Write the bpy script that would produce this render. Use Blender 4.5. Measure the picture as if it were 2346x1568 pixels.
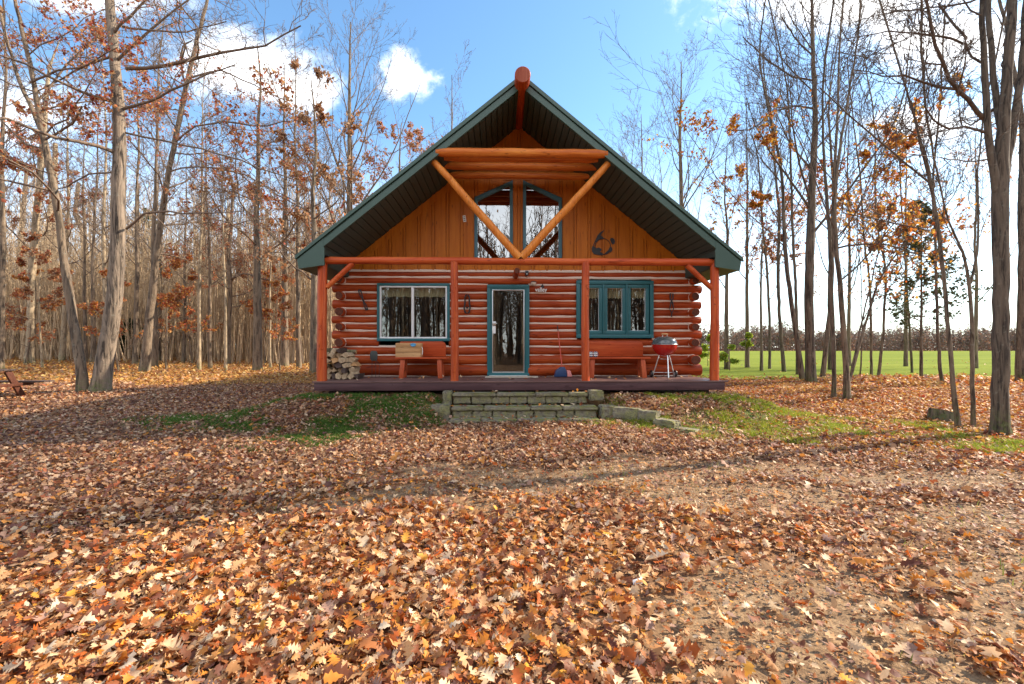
import bpy, bmesh, math, random
import numpy as np
from mathutils import Vector, Matrix

for o in list(bpy.data.objects):
    bpy.data.objects.remove(o)
SC = bpy.context.scene
COL = SC.collection
R = math.radians

# ------------------------------------------------------------------ camera, sky, sun, exposure
YAW = R(1.5)
CAM = np.array([-0.44, -10.8, 1.5])
FPX = 1042.6            # focal length in pixels of the 2346-wide view of the photograph
cam_d = bpy.data.cameras.new('camera')
cam = bpy.data.objects.new('camera', cam_d)
COL.objects.link(cam)
cam.location = CAM
cam.rotation_euler = (R(90), 0, -YAW)
cam_d.sensor_width = 36
cam_d.lens = 16.0
cam_d.shift_y = 0.0054
cam_d.clip_end = 3000
cam_d.clip_start = 0.05
SC.camera = cam

SUN_EL, SUN_AZ = R(34), R(74)          # azimuth measured from +Y towards +X
SKY_STRENGTH = 0.120
SC.view_settings.view_transform = 'Standard'
SC.view_settings.look = 'None'
SC.view_settings.gamma = 1
SC.view_settings.exposure = 1.35

world = bpy.data.worlds.new('World')
SC.world = world
world.use_nodes = True
sun_d = bpy.data.lights.new('sun', 'SUN')
sun_d.energy = 4.2
sun_d.angle = R(0.5)
sun_d.color = (1.0, 0.87, 0.68)
sun = bpy.data.objects.new('sun', sun_d)
COL.objects.link(sun)
sv = Vector((math.sin(SUN_AZ) * math.cos(SUN_EL), math.cos(SUN_AZ) * math.cos(SUN_EL), math.sin(SUN_EL)))
sun.rotation_euler = sv.to_track_quat('Z', 'Y').to_euler()
sun.location = (30, 10, 40)


class NB:
    """tiny node builder"""
    def __init__(s, tree):
        s.t = tree

    def n(s, kind, props=None, **ins):
        nd = s.t.nodes.new(kind)
        for k, v in (props or {}).items():
            setattr(nd, k, v)
        for k, v in ins.items():
            k2 = int(k[1:]) if k[0] == 'i' and k[1:].isdigit() else k.replace('_', ' ')
            s.set(nd.inputs[k2], v)
        return nd

    def set(s, sock, v):
        if isinstance(v, bpy.types.NodeSocket):
            s.t.links.new(v, sock)
        elif isinstance(v, bpy.types.Node):
            s.t.links.new(v.outputs[0], sock)
        else:
            if isinstance(v, tuple) and len(v) == 3 and sock.type == 'RGBA':
                v = (*v, 1)
            sock.default_value = v

    def math(s, op, a, b=0.0, clamp=False):
        return s.n('ShaderNodeMath', dict(operation=op, use_clamp=clamp), i0=a, i1=b).outputs[0]

    def mix(s, f, a, b, mode='MIX'):
        nd = s.n('ShaderNodeMix', dict(data_type='RGBA', blend_type=mode))
        s.set(nd.inputs[0], f)
        s.set(nd.inputs[6], a)
        s.set(nd.inputs[7], b)
        return nd.outputs[2]

    def ramp(s, f, stops, interp='LINEAR'):
        nd = s.n('ShaderNodeValToRGB')
        cr = nd.color_ramp
        cr.interpolation = interp
        while len(cr.elements) < len(stops):
            cr.elements.new(0.5)
        for e, (p, c) in zip(cr.elements, stops):
            e.position = p
            if not isinstance(c, tuple):
                c = (c, c, c)
            e.color = (*c, 1)
        s.set(nd.inputs[0], f)
        return nd.outputs[0]

    def smooth(s, x, a, b):
        nd = s.n('ShaderNodeMapRange', dict(interpolation_type='SMOOTHSTEP'))
        s.set(nd.inputs[0], x)
        nd.inputs[1].default_value = a
        nd.inputs[2].default_value = b
        return nd.outputs[0]

    def noise(s, vec, scale, detail=4, rough=0.55, dist=0.0):
        return s.n('ShaderNodeTexNoise', Vector=vec, Scale=scale, Detail=detail, Roughness=rough, Distortion=dist).outputs[0]

    def mapping(s, vec, scale=(1, 1, 1), loc=(0, 0, 0)):
        nd = s.n('ShaderNodeMapping')
        s.set(nd.inputs[0], vec)
        nd.inputs[1].default_value = loc
        nd.inputs[3].default_value = scale
        return nd.outputs[0]


def build_sky():
    wt = world.node_tree
    wt.nodes.clear()
    b = NB(wt)
    sky = b.n('ShaderNodeTexSky', dict(sky_type='NISHITA', sun_disc=False, sun_elevation=SUN_EL, sun_rotation=SUN_AZ,
                                       altitude=200, air_density=1.15, dust_density=0.7, ozone_density=3.0))
    tc = b.n('ShaderNodeTexCoord')
    sep = b.n('ShaderNodeSeparateXYZ')
    wt.links.new(tc.outputs['Generated'], sep.inputs[0])
    X, Y, Z = sep.outputs
    yy = b.math('MAXIMUM', Y, 0.05)
    px = b.math('DIVIDE', X, yy)
    pz = b.math('DIVIDE', Z, yy)
    comb = b.n('ShaderNodeCombineXYZ', i0=px, i1=pz)
    nz = b.noise(comb.outputs[0], 6.0, 9, 0.62, .4)
    nz2 = b.noise(comb.outputs[0], 22.0, 7, 0.65, .3)
    wob = b.math('ADD', b.math('MULTIPLY', b.math('SUBTRACT', nz, 0.5), 2.6), b.math('MULTIPLY', b.math('SUBTRACT', nz2, 0.5), 1.3))
    total = None
    # cloud centres (tan azimuth, tan elevation), radii, density
    for cx, cz, rx, rz, k in ((-0.215, 0.590, 0.058, 0.043, 1.0), (-0.58, 0.61, 0.15, 0.06, 0.85), (-0.44, 0.56, 0.09, 0.045, .9), (-0.87, 0.76, 0.18, 0.05, 0.55),
                              (0.78, 0.78, 0.30, 0.075, 0.95), (1.03, 0.70, 0.22, 0.07, 0.9), (0.98, 0.50, 0.14, 0.04, 0.85),
                              (1.25, 0.42, 0.25, 0.05, .8), (-1.15, 0.5, 0.22, 0.06, 0.7)):
        ex = b.math('DIVIDE', b.math('SUBTRACT', px, cx), rx)
        ez = b.math('DIVIDE', b.math('SUBTRACT', pz, cz), rz)
        d = b.math('SQRT', b.math('ADD', b.math('MULTIPLY', ex, ex), b.math('MULTIPLY', ez, ez)))
        m = b.math('MULTIPLY', b.smooth(b.math('ADD', d, wob), 1.5, 0.15), k)
        total = m if total is None else b.math('MAXIMUM', total, m)
    total = b.math('MULTIPLY', total, b.smooth(Y, 0.06, 0.2))
    # unseen bright cloud added behind the viewer as fill for the cabin front
    fill_cloud = b.noise(tc.outputs['Generated'], 3.2, 6, .6)
    behind = b.math('MULTIPLY', b.smooth(Y, -.12, -.45), b.smooth(fill_cloud, .30, .58))
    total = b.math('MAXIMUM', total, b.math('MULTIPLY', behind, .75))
    # thin milky veil towards the horizon
    veil = b.math('MULTIPLY', b.smooth(Z, 0.45, 0.0), 0.42)
    tint = b.mix(1.0, sky.outputs[0], (0.80, 0.98, 1.02), 'MULTIPLY')
    skyc = b.mix(veil, tint, (9.6, 9.8, 10.2))
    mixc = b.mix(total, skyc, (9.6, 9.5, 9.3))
    bg = b.n('ShaderNodeBackground')
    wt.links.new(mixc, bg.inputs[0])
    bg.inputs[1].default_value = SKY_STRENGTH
    out = b.n('ShaderNodeOutputWorld')
    wt.links.new(bg.outputs[0], out.inputs[0])


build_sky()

# ------------------------------------------------------------------ helpers
rnd = random.Random(7)
fx, fy = math.sin(YAW), math.cos(YAW)


def ray(u, v):
    a = (u - 1173) / FPX
    b = (797 - v) / FPX
    return np.array([fy * a + fx, -fx * a + fy, b])


def at(u, v, Y):
    d = ray(u, v)
    t = (Y - CAM[1]) / d[1]
    return CAM + d * t


def sst(a, b, x):
    t = np.clip((np.asarray(x, float) - a) / (b - a), 0, 1)
    return t * t * (3 - 2 * t)


def _hash(ix, iy, seed):
    h = (ix.astype(np.int64) * 374761393 + iy.astype(np.int64) * 668265263 + seed * 974711) & 0x7fffffff
    h = ((h ^ (h >> 13)) * 1274126177) & 0x7fffffff
    return ((h ^ (h >> 16)) & 0xffff) / 65535.0


def vn(x, y, seed=0):
    x = np.asarray(x, float)
    y = np.asarray(y, float)
    ix, iy = np.floor(x), np.floor(y)
    tx, ty = x - ix, y - iy
    tx = tx * tx * (3 - 2 * tx)
    ty = ty * ty * (3 - 2 * ty)
    a, b = _hash(ix, iy, seed), _hash(ix + 1, iy, seed)
    c, d = _hash(ix, iy + 1, seed), _hash(ix + 1, iy + 1, seed)
    return (a * (1 - tx) + b * tx) * (1 - ty) + (c * (1 - tx) + d * tx) * ty


def fbm(x, y, seed=0, o=3):
    s, a, t = 0, 0.5, 0
    for k in range(o):
        s = s + a * vn(np.asarray(x) * 2 ** k, np.asarray(y) * 2 ** k, seed + k)
        t += a
        a *= .5
    return s / t


def G(x, y):
    """height of the ground"""
    x = np.asarray(x, float)
    y = np.asarray(y, float)
    base = .42 * sst(-7, 4.5, y) + .35 * sst(-6, -30, x) * sst(4, 22, y) - 1.0 * sst(14, 250, y) * sst(2, 12, x)
    dx = np.maximum(np.abs(x) - 4.0, 0)
    dy = np.maximum(np.maximum(-1.5 - y, y - 9.5), 0)
    D = np.hypot(dx, dy)
    w = 1 - sst(0.05, 2.0, D)
    half = 1.45 + np.clip(-2.0 - y, 0, 2) * .55 * (x > 0)
    c = (1 - sst(half, half + .35, np.abs(x - .02))) * (y < -1.5)
    w = w * (1 - c)
    z = base * (1 - w) + .54 * w
    return z + (fbm(x * .7, y * .7, 3) - .5) * .07 * sst(0, 1.2, D) + (fbm(x * 3, y * 3, 9) - .5) * .025


def ground_hit(u, v, lo=1.5, hi=120):
    d = ray(u, v)
    d = d / math.hypot(d[0], d[1])
    t = np.linspace(lo, hi, 6000)
    P = CAM[None] + t[:, None] * d[None]
    below = P[:, 2] < G(P[:, 0], P[:, 1])
    k = int(np.argmax(below)) if below.any() else len(t) - 1
    return P[k]


def tag(o, label=None, cat=None, group=None, kind=None):
    if label:
        o['label'] = label
    if cat:
        o['category'] = cat
    if group:
        o['group'] = group
    if kind:
        o['kind'] = kind
    return o


def empty(name, loc=(0, 0, 0), rz=0):
    o = bpy.data.objects.new(name, None)
    o.location = loc
    o.rotation_euler = (0, 0, rz)
    o.empty_display_size = .1
    COL.objects.link(o)
    return o


def thing(name, label, cat, loc=(0, 0, 0), rz=0, group=None):
    return tag(empty(name, loc, rz), label, cat, group)


def np_mesh(name, V, faces, mat, parent=None, colors=None, smooth=True, loc=None):
    """faces: list of int arrays (M,k)"""
    me = bpy.data.meshes.new(name)
    V = np.ascontiguousarray(V, np.float32)
    me.vertices.add(len(V))
    me.vertices.foreach_set('co', V.ravel())
    loops = np.concatenate([f.ravel() for f in faces]).astype(np.int32)
    tot = np.concatenate([np.full(len(f), f.shape[1], np.int32) for f in faces])
    start = np.concatenate([[0], np.cumsum(tot)[:-1]]).astype(np.int32)
    me.loops.add(len(loops))
    me.loops.foreach_set('vertex_index', loops)
    me.polygons.add(len(tot))
    me.polygons.foreach_set('loop_start', start)
    me.polygons.foreach_set('loop_total', tot)
    if smooth:
        me.polygons.foreach_set('use_smooth', np.ones(len(tot), bool))
    if colors is not None:
        ca = me.color_attributes.new('Col', 'FLOAT_COLOR', 'POINT')
        c4 = np.ones((len(V), 4), np.float32)
        c4[:, :3] = colors
        ca.data.foreach_set('color', c4.ravel())
    for m in (mat if isinstance(mat, (list, tuple)) else [mat]):
        me.materials.append(m)
    me.update()
    me.validate()
    o = bpy.data.objects.new(name, me)
    COL.objects.link(o)
    if parent:
        o.parent = parent
    if loc is not None:
        o.location = loc
    return o


class MB:
    """mesh builder: shapes collected into one mesh"""
    def __init__(s):
        s.v, s.f, s.m = [], [], []

    def add(s, verts, faces, m=0):
        b = len(s.v)
        s.v += [tuple(map(float, p)) for p in verts]
        for f in faces:
            s.f.append([b + i for i in f])
            s.m.append(m)
        return s

    def box(s, lo, hi, m=0, jit=0):
        (x0, y0, z0), (x1, y1, z1) = lo, hi
        vs = [(x, y, z) for x in (x0, x1) for y in (y0, y1) for z in (z0, z1)]
        if jit:
            vs = [tuple(c + rnd.uniform(-jit, jit) for c in p) for p in vs]
        return s.add(vs, [(0, 1, 3, 2), (4, 6, 7, 5), (0, 4, 5, 1), (2, 3, 7, 6), (0, 2, 6, 4), (1, 5, 7, 3)], m)

    def obox(s, p0, p1, w, h, up=(0, 0, 1), m=0):
        """beam of section w x h from p0 to p1"""
        p0, p1 = Vector(p0), Vector(p1)
        t = (p1 - p0).normalized()
        a = t.cross(Vector(up)).normalized()
        c = a.cross(t)
        vs = []
        for p in (p0, p1):
            for i, j in ((-1, -1), (1, -1), (1, 1), (-1, 1)):
                vs.append(p + a * (i * w / 2) + c * (j * h / 2))
        return s.add(vs, [(3, 2, 1, 0), (4, 5, 6, 7), (0, 1, 5, 4), (1, 2, 6, 5), (2, 3, 7, 6), (3, 0, 4, 7)], m)

    def prism(s, poly, y0, y1, m=0, axis='y'):
        """polygon in XZ (axis y) extruded y0..y1; axis z: polygon in XY; axis x: polygon in YZ"""
        n = len(poly)
        f = {'y': lambda p, q: (p[0], q, p[1]), 'z': lambda p, q: (p[0], p[1], q), 'x': lambda p, q: (q, p[0], p[1])}[axis]
        vs = [f(p, y0) for p in poly] + [f(p, y1) for p in poly]
        fs = [list(range(n)), list(range(2 * n - 1, n - 1, -1))] + [(i, i + n, (i + 1) % n + n, (i + 1) % n) for i in range(n)]
        return s.add(vs, fs, m)

    def tube(s, pts, rad, n=12, caps=True, m=0, mcap=None, wob=0, sq=(1, 1), ref=None, bev=0):
        pts = [Vector(p) for p in pts]
        if not hasattr(rad, '__len__'):
            rad = [rad] * len(pts)
        rad = list(rad)
        if bev:
            t0 = (pts[1] - pts[0]).normalized()
            t1 = (pts[-1] - pts[-2]).normalized()
            pts = [pts[0], pts[0] + t0 * bev] + pts[1:-1] + [pts[-1] - t1 * bev, pts[-1]]
            rad = [rad[0] - bev * .8, rad[0]] + rad[1:-1] + [rad[-1], rad[-1] - bev * .8]
        k = len(pts)
        tot = (pts[-1] - pts[0]).normalized()
        rf = Vector(ref) if ref else (Vector((0, 0, 1)) if abs(tot.z) < .8 else Vector((0, 1, 0)))
        b = len(s.v)
        ph = rnd.uniform(0, 6)
        for i, p in enumerate(pts):
            t = (pts[min(i + 1, k - 1)] - pts[max(i - 1, 0)]).normalized()
            a = t.cross(rf).normalized()
            c = a.cross(t)
            for j in range(n):
                th = 2 * math.pi * j / n
                r = rad[i] * (1 + (wob * math.sin(2 * th + ph + i * .5) if wob else 0))
                q = p + a * (math.cos(th) * r * sq[0]) + c * (math.sin(th) * r * sq[1])
                s.v.append(tuple(q))
        for i in range(k - 1):
            for j in range(n):
                j2 = (j + 1) % n
                s.f.append([b + i * n + j, b + i * n + j2, b + (i + 1) * n + j2, b + (i + 1) * n + j])
                s.m.append(m)
        if caps:
            mc = m if mcap is None else mcap
            s.f.append([b + j for j in range(n)][::-1])
            s.m.append(mc)
            s.f.append([b + (k - 1) * n + j for j in range(n)])
            s.m.append(mc)
        return s

    def lathe(s, prof, c=(0, 0), n=32, m=0):
        """profile (r,z) round the vertical axis through c"""
        b = len(s.v)
        for r, z in prof:
            for j in range(n):
                th = 2 * math.pi * j / n
                s.v.append((c[0] + r * math.cos(th), c[1] + r * math.sin(th), z))
        for i in range(len(prof) - 1):
            for j in range(n):
                j2 = (j + 1) % n
                s.f.append([b + i * n + j, b + i * n + j2, b + (i + 1) * n + j2, b + (i + 1) * n + j])
                s.m.append(m)
        return s

    def build(s, name, mats, parent=None, smooth=True, ang=40, bevel=0, loc=None):
        me = bpy.data.meshes.new(name)
        me.from_pydata(s.v, [], s.f)
        mats = mats if isinstance(mats, (list, tuple)) else [mats]
        for mt in mats:
            me.materials.append(mt)
        me.polygons.foreach_set('material_index', np.array(s.m, np.int32))
        bm = bmesh.new()
        bm.from_mesh(me)
        bmesh.ops.recalc_face_normals(bm, faces=bm.faces)
        if bevel:
            es = [e for e in bm.edges if len(e.link_faces) == 2 and e.calc_face_angle(0) > .5]
            bmesh.ops.bevel(bm, geom=es, offset=bevel, segments=2, affect='EDGES', clamp_overlap=True, profile=.5)
        bm.to_mesh(me)
        bm.free()
        if smooth:
            me.polygons.foreach_set('use_smooth', np.ones(len(me.polygons), bool))
            me.set_sharp_from_angle(angle=R(ang))
        me.update()
        o = bpy.data.objects.new(name, me)
        COL.objects.link(o)
        if parent:
            o.parent = parent
        if loc is not None:
            o.location = loc
        return o


# ------------------------------------------------------------------ materials
def mat(name):
    m = bpy.data.materials.new(name)
    m.use_nodes = True
    m.node_tree.nodes.clear()
    b = NB(m.node_tree)
    out = b.n('ShaderNodeOutputMaterial')
    return m, b, out


def principled(b, out, col, rough=.7, bump=None, bstr=.3, bdist=.01, **kw):
    p = b.n('ShaderNodeBsdfPrincipled')
    b.set(p.inputs['Base Color'], col)
    b.set(p.inputs['Roughness'], rough)
    for k, v in kw.items():
        b.set(p.inputs[k.replace('_', ' ')], v)
    if bump is not None:
        bp = b.n('ShaderNodeBump', Strength=bstr, Distance=bdist, Height=bump)
        b.t.links.new(bp.outputs[0], p.inputs['Normal'])
    b.t.links.new(p.outputs[0], out.inputs[0])
    return p


def objco(b):
    return b.n('ShaderNodeTexCoord').outputs['Object']


def m_wood(name, dark, mid, light, axis=0, rough=.42, grain=34, bstr=.35, wear=0.0, wearcol=(.6, .4, .25), spec=.22, boards=0):
    m, b, out = mat(name)
    co = objco(b)
    sc = [grain] * 3
    sc[axis] = 1.6
    g = b.noise(b.mapping(co, tuple(sc)), 1.0, 5, .6, .6)
    sc2 = [5.0] * 3
    sc2[axis] = .9
    g2 = b.noise(b.mapping(co, tuple(sc2)), 1.0, 3, .5)
    f = b.math('ADD', b.math('MULTIPLY', g, .6), b.math('MULTIPLY', g2, .4))
    col = b.ramp(f, [(.33, dark), (.5, mid), (.66, light)])
    oi = b.n('ShaderNodeObjectInfo')
    col = b.mix(b.math('MULTIPLY', oi.outputs['Random'], .38), col, tuple(c * .55 for c in mid))
    fc = [9.0] * 3
    fc[axis] = .5
    crack = b.noise(b.mapping(co, tuple(fc)), 1.0, 2, .4, .5)
    ck = b.smooth(b.math('ABSOLUTE', b.math('SUBTRACT', crack, .5)), .007, .0)
    col = b.mix(b.math('MULTIPLY', ck, .6), col, tuple(c * .25 for c in dark))
    if boards:
        sep = b.n('ShaderNodeSeparateXYZ', i0=co)
        wn = b.n('ShaderNodeTexWhiteNoise', dict(noise_dimensions='1D'))
        b.set(wn.inputs['W'], b.math('FLOOR', b.math('MULTIPLY', sep.outputs[0], boards)))
        col = b.mix(b.math('MULTIPLY', wn.outputs[0], .45), col, tuple(c * .62 for c in mid))
    sck = [7.0] * 3
    sck[axis] = 2.6
    vor = b.n('ShaderNodeTexVoronoi', Vector=b.mapping(co, tuple(sck)), Scale=1.0)
    knot = b.smooth(vor.outputs['Distance'], .16, .06)
    col = b.mix(b.math('MULTIPLY', knot, .55), col, tuple(c * .35 for c in dark))
    if wear:
        w = b.noise(b.mapping(co, tuple(s * .5 for s in sc)), 1.0, 6, .7)
        col = b.mix(b.smooth(w, .72 - wear * .2, .80 - wear * .1), col, wearcol)
    principled(b, out, col, rough, f, bstr, .006, Specular_IOR_Level=spec)
    return m


def m_paint(name, col, rough=.45, var=.12, **kw):
    m, b, out = mat(name)
    co = objco(b)
    n = b.noise(co, 9.0, 5, .6)
    n2 = b.noise(co, 120.0, 3, .6)
    c = b.mix(b.math('MULTIPLY', n, var * 2), col, tuple(x * .72 for x in col))
    principled(b, out, c, rough, n2, .08, .003, **kw)
    return m


def m_metal(name, col, rough=.3):
    m, b, out = mat(name)
    n = b.noise(objco(b), 30.0, 4, .6)
    principled(b, out, b.mix(n, col, tuple(c * .7 for c in col)), rough, n, .05, .002, Metallic=1.0)
    return m


def m_bark(name, dark, light, vs=2.2, hs=22, bstr=.9, moss=0.0, bd=.03, lich=.25):
    m, b, out = mat(name)
    co = objco(b)
    n = b.noise(b.mapping(co, (hs, hs, vs)), 1.0, 6, .65, .8)
    n2 = b.noise(co, 1.7, 4, .6)
    n3 = b.noise(co, 11.0, 5, .7)
    col = b.ramp(n, [(.40, dark), (.50, tuple((a + 2 * c) / 3 for a, c in zip(dark, light))), (.64, light)])
    col = b.mix(b.math('MULTIPLY', b.smooth(n2, .4, .7), .4), col, tuple(c * .6 for c in light))
    col = b.mix(b.math('MULTIPLY', b.smooth(n3, .56, .68), lich), col, (.34, .35, .28))
    if moss:
        sep = b.n('ShaderNodeSeparateXYZ', i0=co)
        low = b.smooth(sep.outputs[2], .55, .02)
        col = b.mix(b.math('MULTIPLY', b.math('MULTIPLY', low, b.smooth(n3, .4, .6)), moss), col, (.12, .15, .03))
    principled(b, out, col, .95, n, bstr, bd)
    return m


def m_leaf(name, trans=.3, rough=.6, sat=1.0):
    m, b, out = mat(name)
    at_ = b.n('ShaderNodeAttribute', dict(attribute_name='Col'))
    co = objco(b)
    n = b.noise(co, 60.0, 3, .6)
    col = b.mix(b.math('MULTIPLY', n, .5), at_.outputs['Color'], b.mix(1.0, at_.outputs['Color'], (.55, .42, .35), 'MULTIPLY'))
    p = b.n('ShaderNodeBsdfPrincipled', Base_Color=col, Roughness=rough)
    p.inputs['Specular IOR Level'].default_value = .35
    t = b.n('ShaderNodeBsdfTranslucent', Color=col)
    mx = b.n('ShaderNodeMixShader', i0=trans, i1=p.outputs[0], i2=t.outputs[0])
    b.t.links.new(mx.outputs[0], out.inputs[0])
    return m


def m_glass(name, refl, tint=(.55, .62, .6)):
    m, b, out = mat(name)
    lw = b.n('ShaderNodeLayerWeight', Blend=.25)
    f = b.math('ADD', b.math('MULTIPLY', lw.outputs['Facing'], .35), refl, True)
    n = b.noise(objco(b), 2.2, 2, .5)
    bp = b.n('ShaderNodeBump', Strength=.05, Distance=.01, Height=n)
    gl = b.n('ShaderNodeBsdfGlossy', Color=(.95, .97, 1.0), Roughness=.0)
    b.t.links.new(bp.outputs[0], gl.inputs['Normal'])
    tr = b.n('ShaderNodeBsdfTransparent', Color=tint)
    mx = b.n('ShaderNodeMixShader', i0=f, i1=tr.outputs[0], i2=gl.outputs[0])
    b.t.links.new(mx.outputs[0], out.inputs[0])
    return m


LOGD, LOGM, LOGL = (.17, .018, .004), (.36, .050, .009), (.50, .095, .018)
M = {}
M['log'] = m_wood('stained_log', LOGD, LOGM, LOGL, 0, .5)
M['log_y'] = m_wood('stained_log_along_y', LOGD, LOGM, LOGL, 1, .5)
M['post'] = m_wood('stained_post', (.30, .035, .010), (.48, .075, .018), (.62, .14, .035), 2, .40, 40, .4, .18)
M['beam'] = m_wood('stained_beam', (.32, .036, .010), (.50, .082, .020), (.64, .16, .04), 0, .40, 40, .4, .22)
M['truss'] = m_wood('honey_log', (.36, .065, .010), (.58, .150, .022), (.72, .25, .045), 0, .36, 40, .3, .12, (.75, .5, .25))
M['truss_z'] = m_wood('honey_brace', (.46, .11, .014), (.70, .22, .034), (.82, .34, .07), 2, .36, 40, .3, .10, (.8, .55, .3))
M['siding'] = m_wood('pine_siding', (.36, .080, .005), (.56, .155, .010), (.66, .205, .016), 2, .45, 26, .3, boards=2.985)
M['endgrain'] = m_wood('log_end_grain', (.06, .018, .010), (.12, .040, .024), (.18, .066, .04), 1, .8, 30, .5)
M['chink'] = m_paint('chinking_mortar', (.74, .58, .48), .9, .2)
M['green'] = m_paint('green_trim_metal', (.042, .084, .064), .38, .1)
M['green_roof'] = m_paint('green_roof_metal', (.046, .088, .072), .45, .2)
M['soffit'] = m_paint('dark_green_soffit', (.040, .062, .050), .5, .15)
M['teal'] = m_paint('teal_paint', (.018, .125, .145), .42, .1)
M['white'] = m_paint('white_vinyl', (.78, .79, .80), .4, .06)
M['alu'] = m_metal('aluminium', (.72, .72, .72), .35)
M['deck'] = m_wood('brown_deck_paint', (.10, .052, .046), (.15, .080, .072), (.20, .115, .10), 0, .5, 30, .3, .1, (.34, .25, .21))
M['fascia'] = m_wood('brown_deck_board', (.055, .026, .030), (.085, .042, .046), (.11, .056, .060), 0, .45, 24, .25)
M['bench'] = m_wood('red_bench_wood', (.34, .040, .012), (.50, .080, .022), (.58, .120, .036), 0, .42, 24, .25)
M['bench_z'] = m_wood('red_bench_leg_wood', (.34, .040, .014), (.46, .085, .03), (.56, .13, .05), 2, .45, 24, .25)
M['crate'] = m_wood('raw_box_wood', (.40, .20, .085), (.58, .33, .15), (.68, .43, .22), 0, .7, 26, .3)
M['iron'] = m_paint('black_iron', (.018, .015, .018), .5, .2)
M['ironbr'] = m_paint('dark_grey_tin', (.055, .06, .055), .6, .3)
M['glass'] = m_glass('window_glass', .08, (.80, .82, .76))
M['glass_hi'] = m_glass('coated_gable_glass', .30, (.3, .33, .33))
M['curtain'] = m_paint('cream_curtain', (.66, .56, .42), .9, .25)
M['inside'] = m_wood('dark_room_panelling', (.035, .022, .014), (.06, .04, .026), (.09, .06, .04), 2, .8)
M['red'] = m_paint('red_enamel', (.42, .010, .008), .12, .05, Coat_Weight=.6)
M['lid'] = m_paint('grey_enamel_lid', (.075, .085, .09), .14, .05, Coat_Weight=.6)
M['blue'] = m_paint('navy_plastic', (.022, .048, .13), .4, .1)
M['pink'] = m_paint('salmon_bristles', (.72, .26, .24), .8, .3)
M['broomred'] = m_paint('red_broom_handle', (.55, .06, .03), .35, .1)
M['mat'] = m_paint('pale_door_mat', (.55, .47, .38), .95, .3)
M['tablewood'] = m_wood('weathered_table_wood', (.05, .032, .028), (.09, .060, .052), (.14, .10, .085), 0, .7, 24, .4)
M['tableleg'] = m_wood('red_brown_table_leg', (.07, .024, .014), (.11, .038, .022), (.15, .06, .035), 2, .6, 24, .4)
M['paper'] = m_paint('white_paper', (.82, .82, .80), .8, .05)
M['darkroof'] = m_paint('black_plastic', (.012, .012, .014), .35, .1)

M['bark_shag'] = m_bark('shaggy_grey_bark', (.030, .021, .016), (.30, .225, .165), 1.3, 13, 1.0, .6, .06)
M['bark_grey'] = m_bark('grey_brown_bark', (.042, .029, .020), (.23, .165, .112), 1.8, 15, .9, .4)
M['bark_pale'] = m_bark('smooth_pale_bark', (.15, .11, .07), (.42, .32, .21), 3.5, 9, .4, .7, .015, .15)
M['bark_dark'] = m_bark('dark_furrowed_bark', (.030, .021, .016), (.185, .138, .098), 1.6, 15, 1.0, .6, .05)
M['twig'] = m_bark('twig_bark', (.085, .055, .038), (.22, .15, .105), 4, 20, .3, 0, .01, .1)
M['twig_dark'] = m_bark('dark_twig_bark', (.050, .033, .024), (.15, .10, .07), 4, 20, .3, 0, .01, .1)
M['twig_pale'] = m_bark('pale_sapling_bark', (.34, .235, .14), (.60, .445, .285), 4, 20, .3, 0, .01, .1)
M['leaf'] = m_leaf('dry_leaf', .28)
M['treeleaf'] = m_leaf('clinging_autumn_leaf', .45)
M['needle'] = m_leaf('evergreen_needle', .25)
M['grass'] = m_leaf('grass_blade', .4)


def m_stone():
    m, b, out = mat('mossy_stone')
    co = objco(b)
    n = b.noise(co, 9.0, 7, .7)
    n2 = b.noise(co, 38.0, 5, .7)
    col = b.ramp(n, [(.3, (.10, .085, .06)), (.55, (.27, .23, .17)), (.75, (.42, .37, .28))])
    geo = b.n('ShaderNodeNewGeometry')
    sep = b.n('ShaderNodeSeparateXYZ')
    b.t.links.new(geo.outputs['Normal'], sep.inputs[0])
    mo = b.math('MULTIPLY', b.smooth(b.noise(co, 4.5, 6, .7), .42, .62), b.math('ADD', .55, b.math('MULTIPLY', sep.outputs[2], .35)))
    col = b.mix(mo, col, b.ramp(n2, [(.35, (.060, .085, .010)), (.7, (.30, .28, .03))]))
    principled(b, out, col, .95, b.math('ADD', n, b.math('MULTIPLY', n2, .5)), .9, .03)
    return m


M['stone'] = m_stone()


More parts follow.
